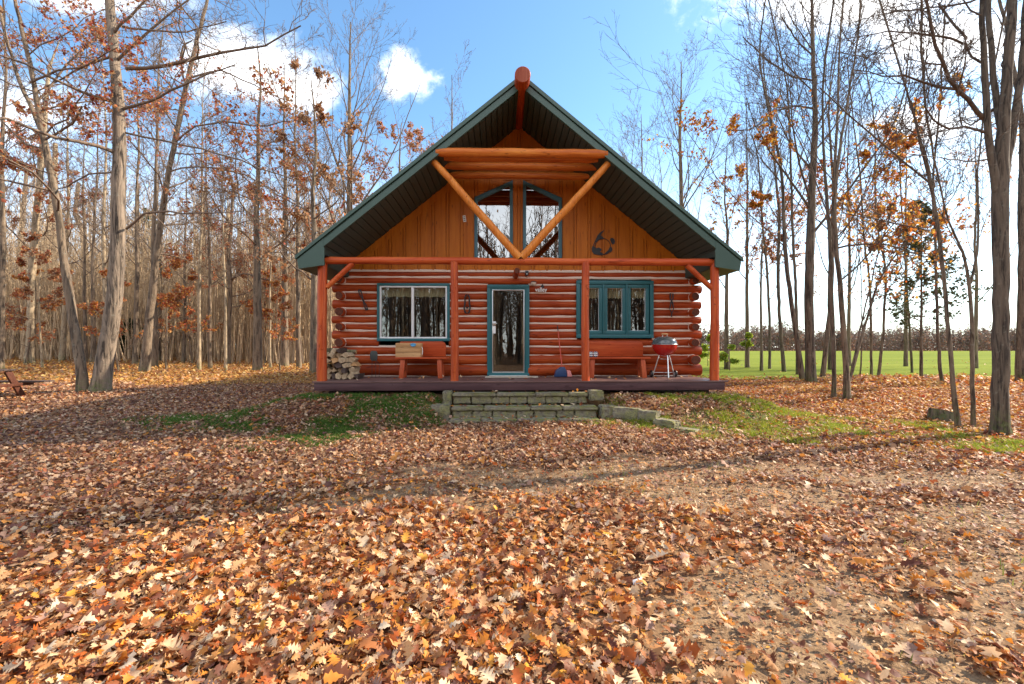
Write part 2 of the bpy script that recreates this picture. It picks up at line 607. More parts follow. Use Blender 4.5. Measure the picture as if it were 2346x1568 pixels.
def m_ground():
    m, b, out = mat('leafy_forest_soil')
    co = objco(b)
    n = b.noise(co, .55, 5, .6)
    n2 = b.noise(co, 6.0, 6, .65)
    n3 = b.noise(co, 45.0, 5, .7)
    soil = b.ramp(n2, [(.3, (.07, .034, .017)), (.52, (.17, .088, .040)), (.72, (.30, .175, .085))])  # soil and litter tones kept dark so gaps between leaves read as shadow
    grit = b.ramp(b.math('ADD', b.math('MULTIPLY', n3, .6), b.math('MULTIPLY', n2, .4)), [(.36, (.07, .040, .020)), (.50, (.24, .140, .068)), (.62, (.38, .245, .13))])
    vor = b.n('ShaderNodeTexVoronoi', Vector=co, Scale=9.0, Randomness=1.0)
    litter = b.ramp(b.n('ShaderNodeSeparateColor', i0=vor.outputs['Color']).outputs[0],
                    [(.0, (.06, .025, .012)), (.3, (.14, .055, .02)), (.55, (.24, .11, .04)), (.8, (.16, .08, .05)), (1.0, (.34, .19, .085))])
    a = b.n('ShaderNodeAttribute', dict(attribute_name='Col'))
    sp = b.n('ShaderNodeSeparateColor', i0=a.outputs['Color'])
    col = b.mix(sp.outputs[0], b.mix(b.smooth(n, .35, .65), soil, litter), grit)      # red: bare gritty drive
    mossy = b.ramp(n3, [(.3, (.035, .06, .012)), (.55, (.09, .13, .02)), (.75, (.20, .22, .04))])
    col = b.mix(b.math('MULTIPLY', sp.outputs[1], b.smooth(n2, .3, .55)), col, mossy)  # green: mossy bank
    gold = b.ramp(n2, [(.3, (.20, .085, .02)), (.5, (.42, .19, .035)), (.7, (.55, .33, .07))])
    col = b.mix(b.math('MULTIPLY', sp.outputs[2], .8), col, gold)                       # blue: golden woodland floor
    principled(b, out, col, 1.0, b.math('ADD', n2, b.math('MULTIPLY', n3, .6)), .8, .03)
    return m


M['ground'] = m_ground()


def m_field():
    m, b, out = mat('young_crop_field')
    co = objco(b)
    n = b.noise(b.mapping(co, (.03, .35, 1)), 1.0, 5, .6)
    n2 = b.noise(co, 3.0, 6, .7)
    col = b.ramp(b.math('ADD', b.math('MULTIPLY', n, .6), b.math('MULTIPLY', n2, .4)), [(.3, (.095, .125, .018)), (.5, (.165, .195, .028)), (.7, (.25, .26, .045))])
    principled(b, out, col, 1.0, n2, .6, .05, Specular_IOR_Level=.02)
    return m


M['field'] = m_field()

# ------------------------------------------------------------------ ground, field
def region(x, y):
    """(bare, moss, gold) weights over the ground, 0..1"""
    x = np.asarray(x, float)
    y = np.asarray(y, float)
    wx = x + (fbm(x * .9, y * .9, 21) - .5) * 1.6
    wy = y + (fbm(x * .9, y * .9, 33) - .5) * 1.2

    def ell(cx, cy, rx, ry, s=.35):
        d = np.hypot((wx - cx) / rx, (wy - cy) / ry)
        return 1 - sst(1 - s, 1 + s, d)
    bare = np.zeros_like(x)
    for e in ((1.25, -8.6, .85, .75), (2.7, -8.2, .8, .45), (2.1, -6.5, 1.0, .55), (.2, -5.6, 2.6, .45), (4.0, -5.6, 1.6, .5), (-1.2, -6.4, .9, .35), (3.9, -7.1, 1.2, .4), (2.3, -5.2, 1.6, .4)):
        bare = np.maximum(bare, ell(*e))
    moss = np.zeros_like(x)
    for e in ((3.3, -2.5, 2.1, 1.1), (5.0, -3.0, 1.9, 1.0), (-2.8, -2.3, 1.7, .9), (-4.6, -2.2, 1.6, .9), (-3.6, -3.4, 1.2, .6), (7.0, -4.3, 1.0, .5), (5.6, -4.4, .8, .35), (9.0, -5.2, .7, .35), (-6.2, -2.6, 1.0, .6)):
        moss = np.maximum(moss, ell(*e))
    moss = moss * np.clip((fbm(x * 1.7, y * 1.7, 51) - .33) * 4.5, 0, 1)
    gold = np.maximum(sst(1.0, 5.0, y + (fbm(x * .3, y * .3, 5) - .5) * 3) * (x < -3), sst(-3.4, -.5, y + (fbm(x * .3, y * .3, 6) - .5) * 2) * sst(4.4, 6, x))
    return bare, moss, gold


def graded(lo, hi, n, k):
    t = np.linspace(-1, 1, n)
    s = np.sinh(k * t) / math.sinh(k)
    return np.where(s < 0, -s * lo, s * hi)


def make_ground():
    xs = graded(-400, 420, 300, 6.0)
    ys = graded(-90, 430, 300, 6.0) - 3
    X, Y = np.meshgrid(xs, ys)
    X, Y = X.ravel(), Y.ravel()
    V = np.stack([X, Y, G(X, Y)], 1)
    n = 300
    i = np.arange(n - 1)
    I, J = np.meshgrid(i, i)
    a = (J * n + I).ravel()
    F = np.stack([a, a + 1, a + n + 1, a + n], 1)
    o = np_mesh('ground', V, [F], M['ground'], colors=np.stack(region(X, Y), 1))
    tag(o, 'leaf strewn woodland ground sloping gently up to the cabin', 'ground', kind='structure')
    # field: a sheet just above the ground beyond the trees on the right
    xs = 3.4 + (np.linspace(0, 1, 160) ** 2.2) * 400
    t = np.linspace(0, 1, 120)
    V = []
    XX, T = np.meshgrid(xs, t)
    yb = 4.3 + (fbm(XX * .25, XX * 0 + 3, 12) - .5) * 3.0 + 0.03 * np.maximum(XX - 12, 0)
    YY = yb + (T ** 2.0) * (256 - yb)
    ZZ = G(XX, YY) + .05 * sst(0, .02, T) + .004
    V = np.stack([XX.ravel(), YY.ravel(), ZZ.ravel()], 1)
    nx = 160
    I, J = np.meshgrid(np.arange(nx - 1), np.arange(119))
    a = (J * nx + I).ravel()
    F = np.stack([a, a + 1, a + nx + 1, a + nx], 1)
    o = np_mesh('field', V, [F], M['field'])
    tag(o, 'bright green crop field beyond the trees', 'field', kind='structure')


make_ground()
# ------------------------------------------------------------------ the cabin
DECK = .82
cabin = thing('log_cabin', 'red stained log cabin with steep green roof, open gable truss and full width porch', 'cabin', (0, 0, 0))
ROWB = [.835, 1.10, 1.32, 1.52, 1.71, 1.90, 2.065, 2.235, 2.42, 2.605, 2.79, 2.985, 3.15, 3.30]
OPEN = [(-3.305, -1.618, 1.65, 3.0), (-.743, .248, .7, 2.975), (1.358, 3.19, 1.725, 3.08)]


def log_x(x0, x1, z, hv, y=0.0, name='wall_log', bend=.010, mats=None, endcap=True):
    mb = MB()
    n = max(3, int((x1 - x0) / .16))
    ph = rnd.uniform(0, 9)
    pts, rad = [], []
    for i in range(n + 1):
        x = x0 + (x1 - x0) * i / n
        pts.append((x, y + rnd.uniform(-.004, .004), z + bend * .6 * math.sin(x * 1.3 + ph) + rnd.uniform(-.002, .002)))
        rad.append(hv * (1 + .05 * math.sin(x * 2.1 + ph * 2) + rnd.uniform(-.025, .025)))
    mb.tube(pts, rad, 18, True, 0, 1, .015, (1, 1), None, .012)
    # knots: small bumps where branches were trimmed
    for _ in range(int((x1 - x0) * 1.1)):
        x = rnd.uniform(x0 + .1, x1 - .1)
        th = rnd.uniform(-.7, .9)
        r = rnd.uniform(.010, .018)
        c = Vector((x, y - math.cos(th) * hv * .97, z + math.sin(th) * hv * .97))
        d = Vector((0, -math.cos(th), math.sin(th)))
        mb.tube([c - d * .02, c + d * .006], [r * 1.4, r * .6], 7, True, 0, 1)
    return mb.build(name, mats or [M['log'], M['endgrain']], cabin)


chink = MB()
for i in range(13):
    zc, sp = (ROWB[i] + ROWB[i + 1]) / 2, ROWB[i + 1] - ROWB[i]
    hv = (sp - .021) / 1.66
    end = 4.355 if i % 2 == 0 and i < 12 else 4.12
    cuts = [(a, b) for a, b, z0, z1 in OPEN if z0 - .05 < zc < z1 + .05]
    xs = [-end - rnd.uniform(0, .02)] + [c for ab in cuts for c in (ab[0] + .03, ab[1] - .03)] + [end + rnd.uniform(0, .02)]
    for k in range(0, len(xs), 2):
        log_x(xs[k], xs[k + 1], zc, hv)
    # side walls, seen end on at both corners
    for s in (-1, 1):
        mb = MB()
        y0 = -.27 - rnd.uniform(0, .04) if i % 2 == 1 else .12
        r = sp * .53 * rnd.uniform(.93, 1.05)
        ys = np.linspace(y0, 9.2, 12)
        mb.tube([(s * 4.13 + rnd.uniform(-.006, .006), y, zc) for y in ys], [r * (1 + rnd.uniform(-.03, .03)) for _ in ys], 18, True, 0, 1, .05, (1, 1), None, .012)
        mb.build('corner_log', [M['log_y'], M['endgrain']], cabin)
        if i % 2 == 1:   # ring of mortar round the log that passes through
            mb = MB()
            mb.tube([(s * 4.13, -.05, zc), (s * 4.13, -.108, zc)], [r * 1.10, r * 1.07], 18, True)
            mb.build('chinking_ring', M['chink'], cabin)
for i in range(14):
    zb = ROWB[i]
    cuts = [(a, b) for a, b, z0, z1 in OPEN if z0 - .02 < zb < z1 + .02]
    xs = [-4.12] + [c for ab in cuts for c in (ab[0] + .02, ab[1] - .02)] + [4.12]
    for k in range(0, len(xs), 2):
        a, b_ = xs[k], xs[k + 1]
        n = max(2, int((b_ - a) / .2))
        ph = rnd.uniform(0, 9)
        pts = [(a + (b_ - a) * j / n, -.03, zb + .006 * math.sin(j * .8 + ph) + rnd.uniform(-.003, .003)) for j in range(n + 1)]
        chink.tube(pts, [.042 + rnd.uniform(-.006, .006) for _ in pts], 8, True, 0, None, 0, (1, .95))
chink.build('chinking', M['chink'], cabin)

SLOPE, ZR = .815, 6.98
YF, YB = -1.65, 10.2


def zroof(x):
    return ZR - SLOPE * abs(x)


def zsoff(x):
    return ZR - .25 - SLOPE * abs(x)


# gable siding: boards and battens, cut round the two gable windows
sid = MB()
SB = 3.27
GW = [(-1.044, -.138, 5.03, 5.44), (.10, 1.021, 5.44, 5.03)]
xs = [-3.95, -1.044, -.138, .10, 1.021, 3.95]


def seg(x0, x1, bot0, bot1, top0, top1, y0, y1):
    sid.prism([(x0, bot0), (x1, bot1), (x1, top1), (x0, top0)], y0, y1)


tz = lambda x: min(zsoff(x) + .04, 6.8)
seg(-4.15, -1.044, SB, SB, tz(-4.15), tz(-1.044), -.035, .08)
seg(1.021, 4.15, SB, SB, tz(1.021), tz(4.15), -.035, .08)
sid.prism([(-.138, SB), (.10, SB), (.10, tz(.1)), (0, tz(0)), (-.138, tz(.138))], -.035, .08)
for a, b_, ta, tb in GW:
    seg(a, b_, SB, SB, 3.52, 3.52, -.035, .08)
    seg(a, b_, ta, tb, tz(a), tz(b_), -.035, .08)
# boards with a batten over every joint, a narrow shadow gap on each side
PITCH = .335
jx = [i * PITCH + .0 for i in range(-12, 13)]


def strip(x0, x1, y0, y1):
    zt = zsoff(max(abs(x0), abs(x1))) + .03
    if x0 < 0 < x1:
        zt = zsoff(.12)
    spans = [(SB, zt)]
    for a, b_, ta, tb in GW:
        if a - .01 < x0 and x1 < b_ + .01:
            t = min(ta + (tb - ta) * (x0 - a) / (b_ - a), ta + (tb - ta) * (x1 - a) / (b_ - a))
            t = max(ta + (tb - ta) * (x0 - a) / (b_ - a), ta + (tb - ta) * (x1 - a) / (b_ - a))
            spans = [(SB, 3.49), (t + .01, zt)]
    for z0, z1 in spans:
        if z1 - z0 > .03:
            sid.box((x0, y0, z0), (x1, y1, z1))


def cut(x0, x1):
    """split an interval at the window jambs"""
    xs_ = [x0] + [j for j in (-1.044, -.138, .10, 1.021) if x0 + .02 < j < x1 - .02] + [x1]
    return list(zip(xs_[:-1], xs_[1:]))


for j in jx:
    for a, b_ in cut(j + .036 + rnd.uniform(0, .008), j + PITCH - .036 - rnd.uniform(0, .008)):
        strip(a, b_, -.058, -.036)
    for a, b_ in cut(j - .023, j + .023):
        strip(a, b_, -.066, -.036)
sid.build('gable_siding', M['siding'], cabin, ang=20, bevel=.003)
for s_ in (-1, 1):
    fz = MB()
    fz.prism([(s_ * .10, zsoff(.10) - .02), (s_ * 4.0, zsoff(4.0) - .02), (s_ * 4.0, zsoff(4.0) - .21), (s_ * .10, zsoff(.10) - .21)], -.0625, -.034)
    fz.build('frieze_board', M['siding'], cabin, ang=20)
skirt = MB()
skirt.box((-4.12, -.085, 3.275), (4.12, -.038, 3.312))
skirt.build('sill_board', M['chink'], cabin)

# roof
for s in (-1, 1):
    rf = MB()
    rf.prism([(s * .012, ZR), (s * 4.48, zroof(4.48)), (s * 4.48, zroof(4.48) - .10), (s * .012, ZR - .115)], YF + .02, YB)
    roof = rf.build('roof', M['green_roof'], cabin, ang=20)
    seam = MB()
    for y in np.arange(YF + .4, YB, .42):
        seam.obox((s * .05, y, zroof(.05) + .012), (s * 4.47, y, zroof(4.47) + .012), .03, .03)
    seam.build('roof_seam', M['green_roof'], roof)
    # soffit boards running front to back
    so = MB()
    L = math.hypot(1, SLOPE)
    xx = .03
    while xx < 3.98:
        x2 = min(xx + .118, 4.0)
        a, b_ = xx + .009, x2 - .009
        so.prism([(s * a, zsoff(a)), (s * b_, zsoff(b_)), (s * b_, zsoff(b_) + .022), (s * a, zsoff(a) + .022)], YF + .05, .05)
        xx = x2
    so.prism([(s * .02, zsoff(.02) + .03), (s * 4.3, zsoff(4.3) + .03), (s * 4.3, zsoff(4.3) + .05), (s * .02, zsoff(.02) + .05)], YF + .05, 9.9)
    so.build('soffit', M['soffit'], roof, ang=20)
    # rake fascia: two boards
    fa = MB()
    fa.prism([(s * .004, ZR - .10), (s * 4.30, zroof(4.30) - .10), (s * 4.02, zroof(4.02) - .25), (s * .004, ZR - .25)], YF - .005, YF + .045)
    fa.prism([(s * .004, ZR + .012), (s * 4.50, zroof(4.50) + .012), (s * 4.50, zroof(4.50) - .065), (s * .004, ZR - .085)], YF - .035, YF + .018)
    fa.prism([(s * 3.945, 3.14), (s * 4.44, 3.06), (s * 4.47, zroof(4.47) - .09), (s * 3.945, zroof(3.945) - .09)], YF - .012, YF + .04)
    fa.box((min(s * 3.93, s * 3.99), YF - .02, 3.13), (max(s * 3.93, s * 3.99), YF - .012, zroof(3.96) - .27))
    fa.build('fascia', M['green'], roof, ang=20, bevel=.004)
    # boxed eave running back along the side wall
    ev = MB()
    ev.prism([(s * 3.98, 3.15), (s * 4.44, 3.07), (s * 4.47, zroof(4.47) - .10), (s * 4.40, zroof(4.47) - .10), (s * 4.40, 3.12), (s * 3.98, 3.19)], YF + .04, 10.0)
    ev.prism([(s * 3.965, 3.16), (s * 3.985, 3.16), (s * 3.985, zsoff(3.985)), (s * 3.965, zsoff(3.965))], YF + .04, -.06)
    ev.build('eave_box', M['soffit'], roof, ang=20)

# ridge log and the log truss
mb = MB()
mb.tube([(0, y, 6.80 + .01 * math.sin(y * 3)) for y in np.linspace(-1.98, .2, 9)], [.158, .155, .15, .152, .147, .15, .146, .148, .15], 26, True, 0, 1, .02, (1, 1), None, .015)
mb.build('ridge_log', [M['log_y'], m_wood('red_cut_log_face', (.20, .04, .022), (.30, .075, .04), (.42, .14, .085), 2, .7, 20, .4)], cabin)
for y, x0, x1, r in ((-1.60, -1.73, 1.74, .092), (-1.34, -1.60, 1.60, .080), (-.92, -1.66, 1.66, .085), (-.40, -1.60, 1.60, .080)):
    mb = MB()
    xs_ = np.linspace(x0, x1, 16)
    rr = [r * (1 + rnd.uniform(-.035, .035)) for _ in xs_]
    rr[0] *= .72
    rr[-1] *= .72
    pts = [(xx, y, 5.43 + rnd.uniform(-.006, .006)) for xx in xs_]
    mb.tube(pts, rr, 18, True, 0, 1, .02)
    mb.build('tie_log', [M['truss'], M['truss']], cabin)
for s, top in ((-1, (-1.80, -1.50, 5.30)), (1, (1.81, -1.50, 5.31))):
    mb = MB()
    p0, p1 = Vector((s * .02 - .02, -1.50, 3.33)), Vector(top)
    pts = [p0.lerp(p1, t) + Vector((rnd.uniform(-.007, .007), rnd.uniform(-.006, .006), rnd.uniform(-.006, .006))) for t in np.linspace(0, 1, 12)]
    mb.tube(pts, [.070 + .012 * t + rnd.uniform(-.003, .003) for t in np.linspace(1, 0, 12)], 16, True, 0, 1, .02, (1, 1), (0, 1, 0))
    for t in (.2, .45, .62, .8):
        p = p0.lerp(p1, t)
        mb.tube([p + Vector((rnd.uniform(-.03, .03), -.055, 0)), p + Vector((rnd.uniform(-.03, .03), -.078, .005))], [.016, .009], 7, True, 0, 1)
    mb.build('truss_brace', [M['truss_z'], M['endgrain']], cabin)

# porch: beam, posts, corner braces, joist stub
mb = MB()
xs_ = np.linspace(-4.10, 4.08, 34)
mb.tube([(xx, -1.48 + rnd.uniform(-.005, .005), 3.265 + rnd.uniform(-.006, .006)) for xx in xs_], [.076 + rnd.uniform(-.004, .004) for _ in xs_], 16, True, 0, 1, .02)
mb.build('porch_beam', [M['beam'], M['endgrain']], cabin)
for px, r, zt in ((-4.045, .094, 3.25), (-1.364, .078, 3.245), (1.304, .079, 3.25), (4.003, .088, 3.25)):
    mb = MB()
    zs_ = np.linspace(DECK, zt - .015, 16)
    yy = -1.48 if abs(px) > 2 else -1.545
    mb.tube([(px + .008 * math.sin(z * 1.7 + px), yy + rnd.uniform(-.004, .004), z) for z in zs_] + [(px, yy, zt)],
            [r * (1.05 - .09 * (z - DECK) / 2.4 + rnd.uniform(-.025, .025)) for z in zs_] + [r * .6], 18, True, 0, 1, .02)
    for _ in range(7):
        z = rnd.uniform(1, 3)
        mb.tube([(px + rnd.uniform(-.05, .05), yy - r * .85, z), (px + rnd.uniform(-.05, .05), yy - r * 1.04, z)], [.016, .008], 7, True, 0, 1)
    mb.build('porch_post', [M['post'], M['endgrain']], cabin)
for s in (-1, 1):
    mb = MB()
    p0, p1 = Vector((s * 3.95, -1.48, 2.72)), Vector((s * 3.42, -1.48, 3.21))
    mb.tube([p0.lerp(p1, t) for t in np.linspace(0, 1, 6)], [.05, .052, .054, .053, .055, .056], 14, True, 0, 1, .02, (1, 1), (0, 1, 0))
    mb.build('corner_brace', [M['beam'], M['endgrain']], cabin)
    mb = MB()
    mb.box((min(s * 3.88, s * 4.16), -1.58, 3.335), (max(s * 3.88, s * 4.16), -1.36, 3.352))
    mb.build('flashing', M['darkroof'], cabin)
mb = MB()
mb.tube([(-.07, y, 3.20 + .02 * y) for y in (.05, -.3, -.6, -.86)], [.075, .073, .07, .066], 16, True, 0, 1, .02, (1, 1), None, .01)
mb.build('joist_end', [M['log_y'], M['endgrain']], cabin)

# porch deck
deck = MB()
y = -1.575
while y < -.02:
    deck.box((-4.13, y, DECK - .032), (4.13, y + .135, DECK + rnd.uniform(-.002, .002)))
    y += .141
deck.build('porch_deck', M['deck'], cabin, ang=20, bevel=.004)
mb = MB()
mb.box((-4.155, -1.615, .635), (4.155, -1.578, DECK - .028))
mb.build('deck_fascia', M['fascia'], cabin, bevel=.004)
mb = MB()
mb.box((-4.19, -1.63, DECK - .026), (4.22, -1.577, DECK + .003))
mb.build('deck_edge_board', M['deck'], cabin, bevel=.004)
for s in (-1, 1):
    mb = MB()
    mb.box((min(s * 4.12, s * 4.157), -1.576, .635), (max(s * 4.12, s * 4.157), -.02, DECK - .034))
    mb.build('deck_fascia', M['fascia'], cabin, bevel=.004)
for px in (-3.9, -2, 2.2, 3.9):
    mb = MB()
    mb.box((px - .07, -1.3, .3), (px + .07, -1.1, .78))
    mb.build('deck_pier', M['fascia'], cabin)

# hidden shell: room behind the glass
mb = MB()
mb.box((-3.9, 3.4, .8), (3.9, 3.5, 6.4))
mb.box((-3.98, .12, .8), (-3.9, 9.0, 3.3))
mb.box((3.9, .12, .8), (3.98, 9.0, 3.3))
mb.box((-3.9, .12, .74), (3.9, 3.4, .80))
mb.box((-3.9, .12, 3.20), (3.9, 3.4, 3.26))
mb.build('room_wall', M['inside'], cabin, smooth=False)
mb = MB()
mb.prism([(-4.1, 3.2), (4.1, 3.2), (0, 6.6)], 9.0, 9.1)
mb.build('back_gable', M['siding'], cabin)
mb = MB()
mb.box((-4.05, 9.0, .8), (4.05, 9.1, 3.2))
mb.build('back_wall', M['log'], cabin)


def frame_mb(x0, x1, z0, z1, w, y0, y1, mb=None):
    mb = mb or MB()
    mb.box((x0, y0, z1 - w), (x1, y1, z1))
    mb.box((x0, y0, z0), (x1, y1, z0 + w))
    mb.box((x0, y0, z0 + w), (x0 + w, y1, z1 - w))
    mb.box((x1 - w, y0, z0 + w), (x1, y1, z1 - w))
    return mb


def curtain(x0, x1, z0, z1, parent, y=.02):
    mb = MB()
    n = 40
    vs, fs = [], []
    for i in range(n + 1):
        t = i / n
        yy = y + .018 * math.sin(t * 40 + rnd.uniform(-.4, .4)) + .01 * math.sin(t * 17)
        for z in (z0 + .012 * math.sin(t * 40), z1):
            vs.append((x0 + (x1 - x0) * t, yy, z))
    for i in range(n):
        fs.append((2 * i, 2 * i + 2, 2 * i + 3, 2 * i + 1))
    mb.add(vs, fs)
    vs2 = [(a, b_ + .012, c) for a, b_, c in vs]
    mb.add(vs2, [f[::-1] for f in fs])
    return mb.build('curtain', M['curtain'], parent)


# left sliding window
a, b_, z0, z1 = OPEN[0]
wf = frame_mb(a, b_, z0, z1, .062, -.135, -.02).build('window', M['teal'], cabin, bevel=.004)
tag(wf, 'white framed sliding window in teal trim')
frame_mb(a + .062, b_ - .062, z0 + .062, z1 - .062, .035, -.125, -.03).build('window_frame', M['white'], wf, bevel=.003)
mid = (a + b_) / 2 - .02
mb = MB()
mb.box((mid - .028, -.13, z0 + .097), (mid + .028, -.04, z1 - .097))
mb.build('mullion', M['white'], wf, bevel=.003)
for xa, xb, yy in ((a + .097, mid - .028, -.085), (mid + .028, b_ - .097, -.07)):
    mb = MB()
    mb.box((xa, yy - .004, z0 + .097), (xb, yy + .004, z1 - .097))
    mb.build('glass', M['glass'], wf, smooth=False)
curtain(a + .06, b_ - .06, z1 - .30, z1 - .06, wf)

# right window of three casements
a, b_, z0, z1 = OPEN[2]
wf = frame_mb(a, b_, z0, z1, .085, -.14, -.02).build('window', M['teal'], cabin, bevel=.004)
tag(wf, 'teal window of three narrow casements')
iw = (b_ - a - .17) / 3
for k in range(3):
    xa = a + .085 + iw * k
    sash = frame_mb(xa + .014, xa + iw - .014, z0 + .09, z1 - .09, .085, -.115, -.03).build('sash', M['teal'], wf, bevel=.006)
    mb = MB()
    mb.box((xa + .095, -.062, z0 + .17), (xa + iw - .095, -.054, z1 - .17))
    mb.build('glass', M['glass'], wf, smooth=False)
    frame_mb(xa + .097, xa + iw - .097, z0 + .173, z1 - .173, .010, -.078, -.064).build('glazing_bead', M['white'], wf)
    curtain(xa + .05, xa + iw - .05, z1 - .40, z1 - .10, wf)
for k in (1, 2):
    mb = MB()
    xa = a + .085 + iw * k
    mb.box((xa - .016, -.142, z0 + .083), (xa + .016, -.03, z1 - .083))
    mb.build('mullion', M['teal'], wf, bevel=.003)
# pale far window glimpsed through the right pane
mb = MB()
mb.box((2.82, 3.30, 1.95), (3.16, 3.37, 2.95))
mb.build('interior_window', M['white'], wf)

# door
a, b_, z0, z1 = -.743, .248, DECK, 2.975
dr = frame_mb(a, b_, DECK + .003, z1, .085, -.14, -.02).build('door', M['teal'], cabin, bevel=.004)
frame_mb(a + .088, b_ - .088, DECK + .06, z1 - .088, .03, -.128, -.04).build('door_leaf', M['teal'], dr, bevel=.003)
frame_mb(a + .118, b_ - .118, DECK + .09, z1 - .118, .020, -.135, -.05).build('glazing_bead', M['alu'], dr, bevel=.002)
mb = MB()
mb.box((a + .136, -.082, DECK + .108), (b_ - .136, -.074, z1 - .136))
mb.build('glass', M['glass'], dr, smooth=False)
mb = MB()
mb.box((a + .05, -.20, DECK + .004), (b_ - .05, -.142, DECK + .03))
mb.build('threshold', M['alu'], dr, bevel=.003)
mb = MB()
mb.box((a + .122, -.155, 2.02), (a + .205, -.137, 2.11))
mb.tube([(a + .165, -.155, 2.065), (a + .165, -.185, 2.065)], [.018, .018], 10)
mb.box((a + .155, -.195, 2.057), (a + .235, -.183, 2.073))
mb.build('handle', M['alu'], dr, bevel=.003)
mb = MB()
mb.box((a + .122, -.146, 1.83), (a + .20, -.137, 2.005))
mb.build('lock_plate', M['paper'], dr, bevel=.002)
# dark wooden inner door seen through the glass
mb = MB()
mb.box((a + .13, .02, DECK + .02), (a + .30, .06, z1 - .1))
mb.build('inner_door', M['inside'], dr)

# two tall gable windows
for k, (a, b_, ta, tb) in enumerate(GW):
    w = .075
    out_poly = [(a, 3.50), (b_, 3.50), (b_, tb), (a, ta)]
    sl = (tb - ta) / (b_ - a)
    inn = [(a + w, 3.57), (b_ - w, 3.57), (b_ - w, tb - w * 1.1 - max(0, sl) * w), (a + w, ta - w * 1.1 + min(0, sl) * w)]
    mb = MB()
    n = 4
    vs = [(x_, -.10, z) for x_, z in out_poly] + [(x_, -.10, z) for x_, z in inn] + [(x_, .02, z) for x_, z in out_poly] + [(x_, .02, z) for x_, z in inn]
    fs = []
    for i in range(4):
        j = (i + 1) % 4
        fs += [(i, j, 4 + j, 4 + i), (8 + i, 12 + i, 12 + j, 8 + j), (i, 8 + i, 8 + j, j), (4 + i, 4 + j, 12 + j, 12 + i)]
    mb.add(vs, fs)
    wf = mb.build('gable_window', m_paint('slate_teal_paint', (.045, .13, .165), .42, .1) if k == 0 else bpy.data.materials['slate_teal_paint'], cabin, bevel=.004)
    mb = MB()
    mb.prism([(x_, z) for x_, z in inn], -.052, -.046)
    mb.build('glass', M['glass_hi'], wf, smooth=False)
# ------------------------------------------------------------------ things on and round the porch
def stone_box(name, lo, hi, label, cat, group=None, parent=None, nx=6, jit=.012):
    """rough cut stone: subdivided box with weathered faces"""
    bm = bmesh.new()
    bmesh.ops.create_cube(bm, size=1)
    c = Vector([(a + b) / 2 for a, b in zip(lo, hi)])
    d = Vector([b - a for a, b in zip(lo, hi)])
    for v in bm.verts:
        v.co = Vector((v.co.x * d.x, v.co.y * d.y, v.co.z * d.z))
    bmesh.ops.bevel(bm, geom=list(bm.edges), offset=.018, segments=2, affect='EDGES')
    bmesh.ops.subdivide_edges(bm, edges=[e for e in bm.edges if e.calc_length() > .12], cuts=nx, use_grid_fill=True)
    for v in bm.verts:
        v.co += Vector((rnd.uniform(-1, 1) * jit, rnd.uniform(-1, 1) * jit, rnd.uniform(-1, 1) * jit * .6))
    me = bpy.data.meshes.new(name)
    bm.to_mesh(me)
    bm.free()
    me.materials.append(M['stone'])
    me.polygons.foreach_set('use_smooth', np.ones(len(me.polygons), bool))
    me.set_sharp_from_angle(angle=R(35))
    o = bpy.data.objects.new(name, me)
    COL.objects.link(o)
    o.location = c
    if parent:
        o.parent = parent
    if label:
        tag(o, label, cat, group)
    return o


steps = thing('stone_steps', 'mossy block stone steps leading up to the porch deck', 'steps')
for z, yf, yb, x0, x1, zb in ((.610, -1.95, -1.64, -1.37, 1.29, .40), (.385, -2.30, -1.92, -1.36, 1.41, .16), (.200, -2.66, -2.25, -1.36, 1.38, .02)):
    # capstones over a riser of blocks
    x = x0
    while x < x1 - .1:
        w = min(rnd.uniform(.55, .9), x1 - x)
        if x1 - x - w < .25:
            w = x1 - x
        stone_box('tread_stone', (x, yf, z - .065), (x + w - .006, yb, z), None, None, parent=steps, nx=4, jit=.006)
        x += w
    x = x0 + .02
    while x < x1 - .08:
        w = min(rnd.uniform(.30, .46), x1 - .02 - x)
        stone_box('riser_stone', (x, yf + .035 + rnd.uniform(0, .012), zb), (x + w - .010, yb + .06, z - .066), None, None, parent=steps, nx=4, jit=.012)
        x += w
EDG = [((-1.56, -1.95, .38), (-1.385, -1.66, .645), 'upright mossy stone at the left end of the top step'),
       ((1.30, -2.0, .47), (1.58, -1.70, .655), 'squared stone block at the right end of the top step'),
       ((-1.74, -2.34, .12), (-1.38, -2.05, .43), 'mossy edging stone touching the left end of the steps'),
       ((-2.16, -2.38, .12), (-1.755, -2.12, .39), 'grey edging stone second from the left end of the steps'),
       ((-2.60, -2.40, .10), (-2.175, -2.14, .345), 'flat topped edging stone farthest left of the steps'),
       ((1.44, -2.42, .12), (1.76, -2.05, .405), 'edging stone touching the right end of the steps')]
for lo, hi, lb in EDG:
    o = stone_box('edging_stone', lo, hi, lb, 'edging stone', 'stones edging the banks beside the steps')
for x, y, w, h, rz, lb in ((1.90, -2.48, .50, .34, -.55, 'mossy edging stone in the middle of the row right of the steps'),
                           (2.22, -2.76, .34, .31, -.75, 'pale split edging stone on the grassy bank right of the steps'),
                           (2.40, -3.12, .40, .22, -.95, 'low edging stone at the lower end of the row right of the steps'),
                           (2.62, -3.45, .34, .12, -.8, 'half buried mossy stone nearest the leaf litter right of the steps')):
    o = stone_box('edging_stone', (-w / 2, -.12, -.12), (w / 2, .12, h - .12), lb, 'edging stone', 'stones edging the banks beside the steps')
    o.location = (x, y, G(x, y) * .35 + .10 + (h - .2) / 2 * .5)
    o.rotation_euler = (0, 0, rz)


